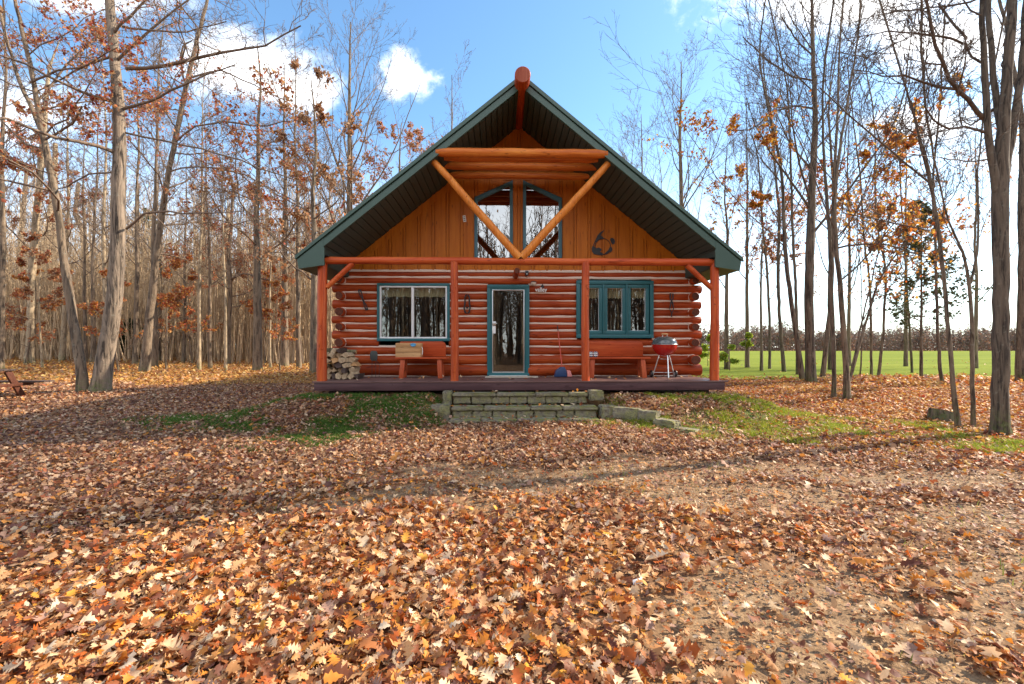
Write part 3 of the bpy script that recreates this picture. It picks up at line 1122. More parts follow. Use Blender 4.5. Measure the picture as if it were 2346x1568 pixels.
def bench(x0, x1, label, sx0=None):
    t = thing('porch_bench', label, 'bench', ((x0 + x1) / 2, -.55, DECK))
    w = (x1 - x0) / 2
    mb = MB()
    mb.box((-w, -.17, .425), (w, .20, .465))
    mb.build('seat', M['bench'], t, bevel=.008)
    mb = MB()
    r = .10
    out = [(-w + .03, .475), (w - .06, .475)]
    out += [(w - .06 - r + r * math.cos(a), .82 - r + r * math.sin(a)) for a in np.linspace(0, math.pi / 2, 7)]
    out += [(-w + .03 + .03 - .03 * math.sin(a), .82 - .03 + .03 * math.cos(a)) for a in np.linspace(0, math.pi / 2, 5)]
    mb.prism(out, .20, .235)
    mb.build('backrest', M['bench'], t, bevel=.005)
    for s in (-1, 1):
        for yy, dy in ((-.11, -.05), (.13, .05)):
            mb = MB()
            xx = s * (w - .17)
            mb.obox((xx, yy, .425), (xx + s * .03, yy + dy, 0), .045, .10, (1, 0, 0))
            mb.build('leg', M['bench_z'], t, bevel=.004)
        mb = MB()
        mb.box((s * (w - .165) - .02, -.09, .15), (s * (w - .165) + .02, .12, .24))
        mb.build('stretcher', M['bench_z'], t, bevel=.004)
    return t


bench(-2.76, -1.62, 'red wooden porch bench under the white framed window')
bench(1.46, 2.93, 'red wooden porch bench under the teal casement window')

# wooden box on the left bench
t = thing('wooden_crate', 'raw wood box with a blue patch standing on the left porch bench', 'crate', (-2.47, -.60, DECK + .466))
mb = MB()
mb.box((-.27, -.085, .0), (.27, -.068, .105))
mb.box((-.27, -.085, .112), (.27, -.068, .215))
mb.box((-.27, -.085, .222), (.27, -.068, .315))
mb.build('side_board', M['crate'], t, bevel=.003)
mb = MB()
mb.box((-.285, -.067, 0), (.285, .15, .014))
mb.box((-.285, .135, .015), (.285, .15, .31))
mb.box((-.285, -.067, .015), (-.268, .134, .31))
mb.box((.268, -.067, .015), (.285, .134, .31))
mb.build('box_body', M['crate'], t, bevel=.003)
mb = MB()
mb.tube([(.11 + .055 * math.cos(a) * (1 + .2 * math.sin(3 * a)), -.0865, .272 + .028 * math.sin(a)) for a in np.linspace(0, 6.28, 16)], [.012] * 16, 5)
mb.prism([(.11 + .06 * math.cos(a) * (1 + .15 * math.sin(3 * a)), .27 + .032 * math.sin(a)) for a in np.linspace(0, 6.1, 14)], -.0875, -.086)
mb.build('painted_patch', m_paint('sky_blue_label', (.10, .36, .62), .6, .4), t)
mb = MB()
mb.tube([(.287, -.05, .23), (.305, -.045, .20), (.31, -.045, .12), (.30, -.05, .06)], [.008] * 4, 6)
mb.build('rope_handle', M['paper'], t)

# two patterned mugs on the right bench
for k, x in enumerate((1.60, 1.70)):
    mb = MB()
    mb.lathe([(.0, .0), (.036, .0), (.040, .01), (.041, .125), (.037, .125), (.035, .02), (.0, .015)], n=20)
    for a in (0, 1):
        pass
    o = mb.build('mug', M['blue'], None, loc=(x, -.63, DECK + .466))
    tag(o, ['blue and white mug nearest the porch post on the bench', 'blue and white mug standing second from the post on the bench'][k], 'mug', 'mugs on the right porch bench')
    mb = MB()
    for z in (.035, .075, .105):
        mb.tube([(.0412 * math.cos(a), .0412 * math.sin(a), z + .008 * math.sin(a * 5 + k)) for a in np.linspace(-3.0, -.15, 14)], [.006 + .004 * (z < .1)] * 14, 6)
    mb.build('white_band', M['paper'], o)
    mb = MB()
    mb.tube([(.04, 0, .10), (.066, 0, .095), (.07, 0, .05), (.04, 0, .03)], [.006] * 4, 6)
    mb.build('handle', M['blue'], o)

# kettle grill
gx, gy = 3.27, -.62
t = thing('kettle_grill', 'red and grey kettle grill standing on the porch beside the bench', 'grill', (gx, gy, DECK))
RB = .275
mb = MB()
mb.lathe([(.02, .475)] + [(RB * math.sin(a), .745 - .265 * math.cos(a)) for a in np.linspace(.12, math.pi / 2, 14)] + [(RB + .006, .745), (RB + .006, .755), (RB - .004, .757)], n=40)
mb.build('bowl', M['red'], t)
mb = MB()
mb.lathe([(RB + .012, .748), (RB + .012, .762), (RB + .004, .768)] + [(RB * math.cos(a) ** .8 * .995, .77 + .165 * math.sin(a)) for a in np.linspace(.05, math.pi / 2 - .02, 14)] + [(.001, .935)], n=40)
lid = mb.build('lid', M['lid'], t)
mb = MB()
mb.tube([(-.05, -.02, .93), (-.05, -.02, .975)], [.007] * 2, 8)
mb.tube([(.05, -.02, .93), (.05, -.02, .975)], [.007] * 2, 8)
mb.build('handle_bracket', M['alu'], lid)
mb = MB()
mb.tube([(-.075, -.02, .98), (-.03, -.02, .985), (.03, -.02, .985), (.075, -.02, .98)], [.014, .017, .017, .014], 10)
mb.build('handle', M['crate'], lid)
mb = MB()
mb.tube([(RB + .0075, 0, .753)] and [((RB + .009) * math.cos(a), (RB + .009) * math.sin(a), .751) for a in np.linspace(0, 2 * math.pi, 40)], [.006] * 40, 6, False)
mb.build('rim', M['alu'], t)
for (x0, y0), (x1, y1) in (((-.10, .06), (-.235, .12)), ((.02, -.12), (-.01, -.27)), ((.12, .04), (.265, .10))):
    mb = MB()
    mb.tube([(x0, y0, .50), (x0 * 1.1, y0 * 1.1, .47), (x1, y1, .012)], [.013] * 3, 10)
    mb.build('leg', M['alu'], t)
mb = MB()
mb.tube([(-.23, .12, .11), (.26, .10, .11)], [.006] * 2, 8)
mb.tube([(-.01, -.24, .11), (.02, .11, .11)], [.006] * 2, 8)
mb.build('axle', M['alu'], t)
mb = MB()
mb.lathe([(.0, .41), (.10, .415), (.105, .425)], n=24)
mb.build('ash_catcher', M['alu'], t)
for sx in (-1, 1):
    mb = MB()
    xx = .285 if sx > 0 else -.262
    mb.tube([(xx - .02, .10, .082), (xx + .02, .10, .082)], [.08, .08], 24, True, 0, None, 0, (1, 1), (0, 0, 1), .006)
    wh = mb.build('wheel', M['darkroof'], t)
    mb = MB()
    mb.tube([(xx - .024, .10, .082), (xx + .024, .10, .082)], [.045, .045], 18, True, 0, None, 0, (1, 1), (0, 0, 1))
    mb.build('hub_cap', M['alu'], wh)

# broom and dustpan leaning on the wall
t = thing('dustpan', 'upright navy dustpan and salmon broom with long red handle leaning on the log wall', 'dustpan', (.99, -.42, DECK))
mb = MB()
mb.tube([(-.02, -.05, .24), (-.075, .255, 1.10)], [.011, .010], 10)
mb.build('handle', M['broomred'], t)
mb = MB()
mb.tube([(-.0735, .247, 1.075), (-.082, .292, 1.195)], [.014, .012], 10)
mb.build('grip', M['iron'], t)
mb = MB()
prof = [(-.20, .015), (.09, .015), (.075, .16), (.035, .24), (-.05, .24), (-.16, .16)]
mb.prism(prof, -.10, .05)
mb.build('pan', M['blue'], t, bevel=.012)
mb = MB()
mb.prism([(.096, .015), (.215, .02), (.165, .155), (.086, .165)], -.085, .03)
mb.build('bristles', M['pink'], t, bevel=.008)

# door mat
mb = MB()
mb.box((-.78, -.62, DECK + .004), (.42, -.24, DECK + .022))
tag(mb.build('door_mat', M['mat'], None, bevel=.006), 'pale flat door mat lying before the glass door', 'door mat')

# black iron tools hung on the wall
def tongs(x, z0, z1, label, kind):
    t = thing('iron_tongs', label, 'iron tool', (x, -.125, z0), 0, 'old iron tools hung on the log wall')
    h = z1 - z0
    for s in (-1, 1):
        mb = MB()
        if kind == 0:
            pts = [(-.09 + .02 * s, 0, h), (-.06 + .03 * s, -.01, h * .8), (.0, -.012 - .004 * s, h * .5), (.055 + .03 * s, -.01, h * .2), (.085 + .012 * s, 0, .01)]
            rr = [.018, .012, .016, .012, .022]
        elif kind == 1:
            pts = [(.02 * s, 0, h), (.052 * s, 0, h * .86), (.05 * s, -.005, h * .55), (.07 * s, -.008, h * .28), (.045 * s, -.005, h * .05), (.01 * s, 0, 0)]
            rr = [.020, .014, .020, .017, .022, .014]
        else:
            pts = [(.03 * s, 0, h), (.035 * s, 0, h * .8), (-.02 * s, -.006 - .003 * s, h * .62), (-.045 * s, -.006, h * .35), (.0, -.006 + .004 * s, h * .15), (.012 * s, 0, 0)]
            rr = [.020, .014, .017, .011, .010, .008]
        mb.tube(pts, rr, 8)
        mb.build('arm', M['iron'], t)
    mb = MB()
    z = h * (.5, .3, .62)[kind]
    mb.tube([(0, -.03, z), (0, .012, z)], [.022, .022], 10)
    mb.build('rivet', M['iron'], t)
    mb = MB()
    mb.tube([((-.09, 0, 0)[kind], -.01, h + .01), ((-.09, 0, 0)[kind], .05, h + .012)], [.006, .006], 6)
    mb.build('hook', M['iron'], t)


tongs(-3.62, 2.36, 2.84, 'thin black iron bar hung between the log corner and the white framed window', 0)
tongs(-1.21, 2.30, 2.74, 'looped black iron hame hung between the porch post and the door', 1)
tongs(3.62, 2.22, 2.78, 'black chain and tongs hung right of the teal casement window', 2)

# round tin stand low on the wall
t = thing('camp_stand', 'dark round tin plate on thin wire legs standing by the log wall', 'stand', (-3.33, -.30, DECK))
mb = MB()
out = [(.085 * math.copysign(abs(math.cos(a)) ** .6, math.cos(a)), .49 + .115 * math.copysign(abs(math.sin(a)) ** .6, math.sin(a))) for a in np.linspace(0, 2 * math.pi, 28)[:-1]]
mb.prism(out, -.012, .012)
mb.build('plate', M['ironbr'], t, bevel=.004)
for xx in (-.035, .05, .13):
    mb = MB()
    mb.tube([(min(xx, .05), 0, .40), (xx, -.02, .30), (xx + .005, -.05, 0)], [.005] * 3, 6)
    mb.build('leg', M['iron'], t)
mb = MB()
mb.tube([(-.035, -.045, .06), (.05, -.045, .06)], [.004] * 2, 6)
mb.build('cross_wire', M['iron'], t)

# lettering, lamp, camera and tag on the wall
cu = bpy.data.curves.new('letters', 'FONT')
cu.body = 'valley'
cu.size = .145
cu.extrude = .006
cu.bevel_depth = .0018
tmp = bpy.data.objects.new('letters', cu)
COL.objects.link(tmp)
bpy.context.view_layer.update()
me = bpy.data.meshes.new_from_object(tmp.evaluated_get(bpy.context.evaluated_depsgraph_get()))
bpy.data.objects.remove(tmp)
sg = bpy.data.objects.new('word_sign', me)
me.materials.clear()
me.materials.append(M['paper'])
for p in me.polygons:
    p.material_index = 0
COL.objects.link(sg)
sg.rotation_euler = (R(90), 0, 0)
sg.scale = (.86, 1, 1)
p = at(1226, 669, -.12)
sg.location = (p[0], -.125, p[2])
tag(sg, 'white cut out word reading valley fixed to the logs beside the door', 'sign')
mb = MB()
mb.prism([(-.05, 0), (.05, 0), (.03, .06), (.0, .09), (-.03, .06)], .0, .012)
p = at(1243, 659, -.12)
mb.build('bear_cutout', M['iron'], sg, bevel=.002).matrix_parent_inverse = Matrix.Identity(4)
bo = bpy.data.objects['bear_cutout']
bo.parent = sg
bo.rotation_euler = (R(-90), 0, 0)
bo.location = (.20, .095, -.014)

p = at(1222, 651, -.12)
mb = MB()
mb.lathe([(.0, -.045), (.035, -.04), (.058, -.015), (.062, .012), (.06, .03)], n=20)
t = mb.build('porch_light', m_paint('frosted_lamp_glass', (.72, .66, .58), .3, .1), None, loc=(p[0], -.15, p[2]))
tag(t, 'small frosted porch light above the word sign', 'lamp')
mb = MB()
mb.lathe([(.07, .03), (.07, .04), (.03, .055), (.0, .055)], n=20)
mb.box((-.03, 0, .03), (.03, .07, .05))
mb.build('lamp_cap', M['ironbr'], t)
p = at(1207, 627, -.13)
mb = MB()
mb.box((-.04, -.02, -.055), (.04, .06, .06))
t = mb.build('security_camera', M['darkroof'], None, bevel=.015, loc=(p[0], -.14, p[2]))
tag(t, 'small black camera fixed to the top log above the door', 'camera')
mb = MB()
mb.tube([(0, -.018, -.02), (0, -.03, -.02)], [.016, .014], 12)
mb.build('lens', M['white'], t)
p = at(1064, 502, -.06)
mb = MB()
mb.box((-.035, -.01, -.075), (.035, .01, .075))
t = mb.build('wall_tag', M['paper'], None, bevel=.004, loc=(p[0], -.064, p[2]))
t.rotation_euler = (0, R(-8), 0)
tag(t, 'small white tag on the gable boards left of the gable windows', 'tag')
mb = MB()
for z in (-.04, .0, .04):
    mb.box((-.022, -.0125, z - .009), (.022, -.0105, z + .009))
mb.build('print_mark', M['ironbr'], t)

# iron wreath of leaping animals on the gable
p = at(1380, 560, -.06)
t = thing('metal_wreath', 'black cut metal ring of wildlife shapes on the gable boards', 'wall ornament', (p[0], -.075, p[2]))
S = .0044 * 1.0


def pix(pts):
    # crop coordinates (17.4 px per source px) -> metres on the gable wall
    return [((x - 680) / 17.42 * .00967, (800 - y) / 17.42 * .00967) for x, y in pts]


mb = MB()
mb.tube([(q[0], 0, q[1]) for q in pix([(700 + 330 * math.cos(a), 910 + 340 * math.sin(a)) for a in np.linspace(0, 2 * math.pi, 36)])], [.008] * 36, 6, False)
mb.build('ring', M['iron'], t)
for poly, nm in (([(750, 205), (740, 260), (640, 360), (600, 440), (690, 500), (760, 590), (560, 600), (470, 650), (430, 730), (370, 720), (300, 880), (250, 960), (310, 790), (400, 590), (470, 430), (590, 300)], 'fish_cutout'),
                 ([(260, 880), (330, 920), (420, 990), (520, 950), (620, 1010), (640, 1070), (560, 1130), (640, 1170), (740, 1240), (640, 1280), (500, 1270), (320, 1240), (230, 1130), (215, 1000)], 'bear_cutout'),
                 ([(1010, 900), (1080, 960), (1105, 1040), (1060, 1130), (960, 1170), (870, 1240), (730, 1250), (820, 1160), (930, 1060)], 'moose_cutout'),
                 ([(1000, 610), (1030, 550), (1110, 540), (1190, 600), (1220, 690), (1190, 790), (1120, 820), (1070, 770), (1040, 700)], 'deer_cutout')):
    mb = MB()
    mb.prism(pix(poly), -.006, .006)
    mb.build(nm, M['iron'], t)

# firewood stack
def firewood():
    zrow = DECK + .005
    k = 0
    for row in range(6):
        h = (.135, .125, .115, .12, .11, .10)[row]
        x = -4.34 + rnd.uniform(0, .03)
        xe = -3.56 - row * .045
        while x < xe:
            w = rnd.uniform(.10, .17)
            yf = -1.05 + rnd.uniform(-.10, .10) + (.1 if x > -3.75 else 0)
            ln = .42
            n = rnd.choice((3, 4, 4, 5))
            c = []
            a0 = rnd.uniform(0, 6.28)
            for j in range(n):
                a = a0 + j * 2 * math.pi / n + rnd.uniform(-.3, .3)
                c.append((math.cos(a) * w * .56, math.sin(a) * h * .60))
            mb = MB()
            mb.prism(c, 0, ln)
            o = mb.build('firewood', [M['crate'], M['bark_grey'], M['tablewood'], M['twig_pale']][rnd.choice((0, 3, 3, 1, 2, 3))], None, ang=20, bevel=.006, loc=(x + w / 2, yf, zrow + h / 2))
            o.rotation_euler = (rnd.uniform(-.03, .03), 0, rnd.uniform(-.12, .12))
            tag(o, 'split log laid end on in the firewood stack at the left end of the porch', 'firewood', 'firewood stacked on the porch')
            x += w * .95
        zrow += h * .92
    # logs laid sideways along the end
    for j in range(6):
        mb = MB()
        r = rnd.uniform(.04, .06)
        mb.tube([(-.2, 0, 0), (0, .0, .006), (.2, 0, 0)], [r * 1.05, r, r * 1.02], 9, True, 0, 1, .12)
        o = mb.build('firewood', [M['bark_grey'], M['crate']], None, ang=35, loc=(-4.02 + (j % 2) * .16, -.52 + rnd.uniform(-.02, .02), DECK + .06 + .105 * j))
        tag(o, 'round log lying sideways behind the split logs of the firewood stack', 'firewood', 'firewood stacked on the porch')


firewood()

# picnic table at the left edge of the view
gp = ground_hit(22, 926)
t = thing('picnic_table', 'weathered picnic table with red brown legs at the left edge of the yard', 'picnic table', (gp[0] - .98, gp[1] + .25, G(gp[0] - .98, gp[1])), R(4))
mb = MB()
for k in range(5):
    mb.box((-1.5, -.36 + k * .147, .70), (.48, -.36 + k * .147 + .14, .738))
mb.build('tabletop', M['tablewood'], t, bevel=.004)
for s in (-1, 1):
    mb = MB()
    for k in range(2):
        y0 = s * .68 - .145 + k * .148
        mb.box((-1.5, y0, .405), (.93, y0 + .142, .443))
    mb.build('seat', M['tablewood'], t, bevel=.004)
for xx in (-1.1, .42):
    for s in (-1, 1):
        mb = MB()
        mb.obox((xx, s * .22, .70), (xx, s * .62, 0), .14, .05, (1, 0, 0))
        mb.build('leg', M['tableleg'], t, bevel=.004)
    mb = MB()
    mb.box((xx + .026, -.80, .335), (xx + .066, .80, .403))
    mb.build('seat_bearer', M['tableleg'], t, bevel=.004)
# stray paper in the leaves and a sawn stump by the trees
gp = ground_hit(1460, 1352)
mb = MB()
mb.add([(-.032, -.02, .005), (.026, -.022, .015), (.033, .02, .027), (-.022, .025, .01), (0, 0, .025)], [(0, 1, 4), (1, 2, 4), (2, 3, 4), (3, 0, 4)])
mb.add([(-.032, -.02, .002), (.026, -.022, .012), (.033, .02, .024), (-.022, .025, .007), (0, 0, .022)], [(1, 0, 4), (2, 1, 4), (3, 2, 4), (0, 3, 4)])
tag(mb.build('paper_scrap', M['paper'], None, loc=(gp[0], gp[1], gp[2] + .04)), 'crumpled white paper scrap lying in the leaves', 'paper')
gp = ground_hit(2196, 972)
mb = MB()
mb.tube([(0, 0, -.1), (0, 0, .06), (0, 0, .16), (.01, 0, .20)], [.30, .22, .19, .185], 18, True, 0, 1, .08)
tag(mb.build('tree_stump', [M['bark_dark'], M['crate']], None, loc=(gp[0], gp[1] + .3, gp[2])), 'low dark tree stump in leaves beside the two slim leaning trunks', 'stump')
# ------------------------------------------------------------------ trees
def nrm(a):
    return a / np.maximum(np.linalg.norm(a, axis=-1, keepdims=True), 1e-9)


def tube_batch(P, Rr, n, ridge=0.0, rng=None, cap=False):
    """P (B,k,3) centre lines, Rr (B,k) radii -> verts, quads"""
    B, k, _ = P.shape
    T = np.empty_like(P)
    T[:, 1:-1] = P[:, 2:] - P[:, :-2]
    T[:, 0] = P[:, 1] - P[:, 0]
    T[:, -1] = P[:, -1] - P[:, -2]
    T = nrm(T)
    tot = nrm(P[:, -1] - P[:, 0])
    ref = np.where(np.abs(tot[:, 2:3]) < .75, np.array([[0, 0, 1.]]), np.array([[0, 1., 0]]))
    A = nrm(np.cross(T, ref[:, None, :]))
    C = np.cross(A, T)
    th = np.arange(n) * 2 * math.pi / n
    rr = np.repeat(Rr[:, :, None], n, 2)
    if ridge:
        zz = np.arange(k)[None, :, None] * .35
        rr = rr * (1 + ridge * (np.sin(th * 7 + zz) * .5 + np.sin(th * 11 - zz * 1.7 + 1) * .5) + ridge * rng.normal(0, .35, rr.shape))
    V = P[:, :, None, :] + rr[..., None] * (A[:, :, None, :] * np.cos(th)[:, None] + C[:, :, None, :] * np.sin(th)[:, None])
    base = (np.arange(B) * k * n)[:, None, None]
    i = np.arange(k - 1)[None, :, None] * n
    j = np.arange(n)[None, None, :]
    j2 = (j + 1) % n
    F = np.stack([base + i + j, base + i + j2, base + i + n + j2, base + i + n + j], -1).reshape(-1, 4)
    return V.reshape(-1, 3), F


def spawn(P, Rr, L, n, t0, t1, ang, lens, up, wig, npt, rmul, rmin, rng, lenfall=.6, flat=0.0):
    """n children on each of the parent polylines"""
    B, k, _ = P.shape
    t = t0 + (t1 - t0) * (np.arange(n)[None] + rng.uniform(.05, .95, (B, n))) / n
    f = t * (k - 1)
    i = np.minimum(f.astype(int), k - 2)
    w = (f - i)[..., None]
    bi = np.arange(B)[:, None]
    p = P[bi, i] * (1 - w) + P[bi, i + 1] * w
    r = Rr[bi, i] * (1 - w[..., 0]) + Rr[bi, i + 1] * w[..., 0]
    tg = nrm(P[bi, i + 1] - P[bi, i])
    rv = rng.normal(0, 1, tg.shape)
    if flat:
        rv[..., 2] *= (1 - flat)
    perp = nrm(rv - (rv * tg).sum(-1, keepdims=True) * tg)
    a = np.radians(ang) * rng.uniform(.7, 1.25, t.shape)[..., None]
    d = np.cos(a) * tg + np.sin(a) * perp
    ts = (t - t0) / max(t1 - t0, 1e-6)
    ln = L[:, None] * lens * (1.1 - lenfall * ts) * rng.uniform(.55, 1.2, t.shape)
    N = B * n
    p, d, ln, r = p.reshape(N, 3), d.reshape(N, 3), ln.reshape(N), r.reshape(N)
    out = np.empty((N, npt, 3))
    out[:, 0] = p
    cur = d
    st = ln / (npt - 1)
    for q in range(1, npt):
        out[:, q] = out[:, q - 1] + cur * st[:, None]
        cur = nrm(cur + rng.normal(0, wig, (N, 3)) + np.array([0, 0, up]) * (1.0 / npt) * 2)
    r0 = np.clip(np.minimum(r * rmul, ln * .017), rmin, None)
    rad = r0[:, None] * (1 - .78 * np.linspace(0, 1, npt)[None] ** .9)
    rad = np.maximum(rad, rmin * .6)
    return out, rad, ln


SP = {
    'oak': dict(t0=.30, n=(16, 7, 6, 3), ang=(68, 50, 48, 45), len=(4.6, .50, .50, .48), up=(.35, .12, .05, 0), wig=(.20, .24, .28, .3)),
    'shag': dict(t0=.33, n=(13, 6, 5, 4), ang=(78, 50, 48, 45), len=(4.2, .52, .50, .5), up=(.10, .05, .0, 0), wig=(.20, .26, .28, .3)),
    'fan': dict(t0=.26, n=(17, 6, 5, 3), ang=(36, 36, 36, 36), len=(5.6, .50, .46, .42), up=(.55, .35, .2, .1), wig=(.11, .13, .15, .17)),
    'thin': dict(t0=.35, n=(13, 5, 4, 3), ang=(42, 38, 38, 36), len=(2.7, .52, .5, .5), up=(.35, .25, .15, .1), wig=(.10, .12, .14, .18)),
    'wood': dict(t0=.30, n=(17, 6, 5, 2), ang=(52, 42, 40, 40), len=(3.6, .5, .5, .5), up=(.40, .2, .12, .1), wig=(.14, .16, .2, .2)),
    'beech': dict(t0=.18, n=(15, 6, 4, 2), ang=(74, 50, 45, 40), len=(2.6, .5, .45, .45), up=(.05, .02, 0, 0), wig=(.14, .16, .2, .2), flat=.6),
}
RUST = [(.44, .13, .05), (.52, .19, .075), (.58, .26, .10), (.36, .10, .05), (.54, .31, .17), (.64, .36, .14), (.42, .08, .045)]
ORANGE = [(.60, .24, .03), (.68, .34, .05), (.52, .17, .03), (.46, .12, .03), (.70, .42, .08)]
TANL = [(.42, .25, .13), (.50, .32, .18), (.36, .18, .09), (.46, .20, .08)]


def leaf_quads(P, size, pal, rng, droop=.3):
    N = len(P)
    d = nrm(rng.normal(0, 1, (N, 3)) + np.array([0, 0, -droop]))
    s = nrm(np.cross(d, rng.normal(0, 1, (N, 3))))
    nn = np.cross(d, s)
    L = size * rng.uniform(.6, 1.3, (N, 1))
    W = L * rng.uniform(.28, .42, (N, 1))
    fold = rng.uniform(-.25, .25, (N, 1)) * L
    V = np.stack([P, P + d * L * .45 + s * W + nn * fold, P + d * L, P + d * L * .45 - s * W + nn * fold, P + d * L * .7 - nn * fold * .3], 1)
    b = np.arange(N)[:, None] * 5
    F = np.concatenate([b + np.array([[0, 1, 4]]), b + np.array([[1, 2, 4]]), b + np.array([[2, 3, 4]]), b + np.array([[3, 0, 4]])])
    pal = np.array(pal)
    c = pal[rng.integers(0, len(pal), N)] * rng.uniform(.75, 1.2, (N, 1))
    return V.reshape(-1, 3), F, np.repeat(c, 5, 0)


def clump(P, rng, scale=.9):
    ph = rng.uniform(0, 6, 6)
    x, y, z = P.T / scale
    return (np.sin(x * 2.1 + ph[0]) * np.sin(y * 2.3 + ph[1]) + np.sin(z * 2.7 + ph[2] + x) * .8 + np.sin(x * 4.3 + y * 3.7 + z * 4.9 + ph[3]) * .6) / 2.4


def build_tree(name, label, cat, group, base, trunks, spec, bark, twig, seed, leaf=None, limbs=(), nmul=1.0, rmin=.0045, sides=18, levels=4, len_mul=1.0, autolimbs=True):
    rmin = max(rmin, .0055)
    """trunks/limbs: list of (pts (k,3), radii (k)); coordinates relative to base"""
    rng = np.random.default_rng(seed)
    s = SP[spec]
    t = thing(name, label, cat, base, 0, group)
    Vs, Fs, off = [], [], 0
    crown_parents = []
    for P, rr in trunks:
        P, rr = np.asarray(P, float), np.asarray(rr, float)
        L = np.concatenate([[0], np.cumsum(np.linalg.norm(np.diff(P, axis=0), axis=1))])
        k = max(12, int(L[-1] / .28)) if sides > 10 else max(8, int(L[-1] / .7))
        q = np.linspace(0, L[-1], k)
        PP = np.stack([np.interp(q, L, P[:, c]) for c in range(3)], 1)
        # smooth the corners of the traced line a little
        for _ in range(2 if k > 14 else 1):
            PP[1:-1] = PP[1:-1] * .5 + (PP[:-2] + PP[2:]) * .25
        RR = np.interp(q, L, rr)
        h = q
        RR = RR * (1 + .26 * np.exp(-h / .20) * (P[0, 2] < .05))
        PP[1:-1, :2] += rng.normal(0, .006, (k - 2, 2))
        v, f = tube_batch(PP[None], RR[None], sides, .055 if sides > 10 else 0, rng)
        Vs.append(v)
        Fs.append(f + off)
        off += len(v)
        crown_parents.append((PP, RR, L[-1]))
    np_mesh('trunk', np.concatenate(Vs), [np.concatenate(Fs)], bark, t)
    V2, F2, off = [], [], 0
    twigpts = []

    def emit(P, Rr, n):
        nonlocal off
        v, f = tube_batch(P, Rr, n)
        V2.append(v)
        F2.append(f + off)
        off += len(v)
    L1 = []
    for P, rr in limbs:
        P, rr = np.asarray(P, float), np.asarray(rr, float)
        L = np.concatenate([[0], np.cumsum(np.linalg.norm(np.diff(P, axis=0), axis=1))])
        q = np.linspace(0, L[-1], 10)
        PP = np.stack([np.interp(q, L, P[:, c]) for c in range(3)], 1)
        PP[1:] += rng.normal(0, .02 * L[-1] / 3, (9, 3)) * .5
        L1.append((PP[None], np.interp(q, L, rr)[None], np.array([L[-1]])))
    if autolimbs:
        for PP, RR, L in crown_parents:
            n1 = max(3, int(s['n'][0] * nmul * min(1, L / 9)))
            a = spawn(PP[None], RR[None], np.array([1.0]), n1, s['t0'], .985, s['ang'][0], s['len'][0] * len_mul * min(1, L / 10), s['up'][0], s['wig'][0], 10, .36, rmin * 1.5, rng, .72, s.get('flat', 0))
            L1.append(a)
            # the leader ends in a spray of twigs too
    P1 = np.concatenate([a[0] for a in L1])
    R1 = np.concatenate([a[1] for a in L1])
    N1 = np.concatenate([a[2] for a in L1])
    emit(P1, R1, 7 if sides > 10 else 4)
    par = (P1, R1, N1)
    for lv in range(1, levels):
        n = max(1, int(round(s['n'][lv])))
        npt = (0, 6, 5, 4)[lv]
        a = spawn(par[0], par[1], par[2], n, .15 if lv > 1 else .22, 1.0, s['ang'][lv], s['len'][lv], s['up'][lv], s['wig'][lv], npt, .6, rmin * (1.25 if lv == 1 else 1.0), rng, .55)
        emit(a[0], a[1], 4 if lv == 1 and sides > 10 else 3)
        if lv >= 2:
            twigpts.append(a[0][:, 1:].reshape(-1, 3))
        par = a
    np_mesh('crown', np.concatenate(V2), [np.concatenate(F2)], twig, t)
    if leaf:
        count, pal, size, thr, zlo, zhi = leaf
        T = np.concatenate(twigpts)
        T = T[(T[:, 2] > zlo) & (T[:, 2] < zhi)]
        if len(T):
            T = T[clump(T, rng) > thr]
        if len(T):
            T = T[rng.integers(0, len(T), count)] + rng.normal(0, .03, (count, 3))
            v, f, c = leaf_quads(T, size, pal, rng)
            np_mesh('foliage', v, [f], M['treeleaf'], t, c, smooth=False)
    return t


def traced(pts, d_of=None):
    """polyline of (u, v, width) in the photograph -> base, points relative to base, radii"""
    u, v, w = pts[0]
    b = ground_hit(u, v)
    out, rad = [], []
    for (u, v, w) in pts:
        w = w * .80
        p = at(u, v, b[1])
        dist = (p - CAM) @ np.array([fx, fy, 0])
        out.append(p)
        rad.append(w * .5 / FPX * dist * dist / math.hypot(p[0] - CAM[0], p[1] - CAM[1]))
    return b, np.array(out), np.array(rad)


def hero(label, pts, H, spec, bark, twig, seed, leaf=None, forks=(), limbs=(), cat='tree', name='bare_tree', **kw):
    b, P, rr = traced(pts)
    base = np.array([b[0], b[1], float(G(b[0], b[1]))])
    P = P - base
    P[0, 2] = -.12
    rng = np.random.default_rng(seed + 99)

    def extend(P, rr, H):
        if P[-1, 2] < H:
            d = nrm(P[-1] - P[-2])
            d = nrm(d * .6 + np.array([rng.normal(0, .06), rng.normal(0, .06), .5]))
            n = 6
            st = (H - P[-1, 2]) / max(d[2], .5) / n
            q = [P[-1]]
            for i in range(n):
                q.append(q[-1] + d * st)
                d = nrm(d + rng.normal(0, .07, 3) + np.array([0, 0, .05]))
            P = np.concatenate([P, np.array(q[1:])])
            rr = np.concatenate([rr, np.linspace(rr[-1], .018, n + 1)[1:]])
        return P, rr
    trunks = [extend(P, rr, H)]

    def tr(poly, dy):
        Q, q = [], []
        k = len(poly)
        for i, (u, v, w) in enumerate(poly):
            w = w * .78
            p = at(u, v, b[1] + dy * i / max(k - 1, 1))
            Q.append(p - base)
            dist = (p - CAM) @ np.array([fx, fy, 0])
            q.append(w * .5 / FPX * dist * dist / math.hypot(p[0] - CAM[0], p[1] - CAM[1]))
        return np.array(Q), np.array(q)
    for poly, dy, h in forks:
        trunks.append(extend(*tr(poly, dy), h))
    ll = [tr(poly, dy) for poly, dy in limbs]
    return build_tree(name, label, cat, None, base, trunks, spec, M[bark], M[twig], seed, leaf, ll, **kw)


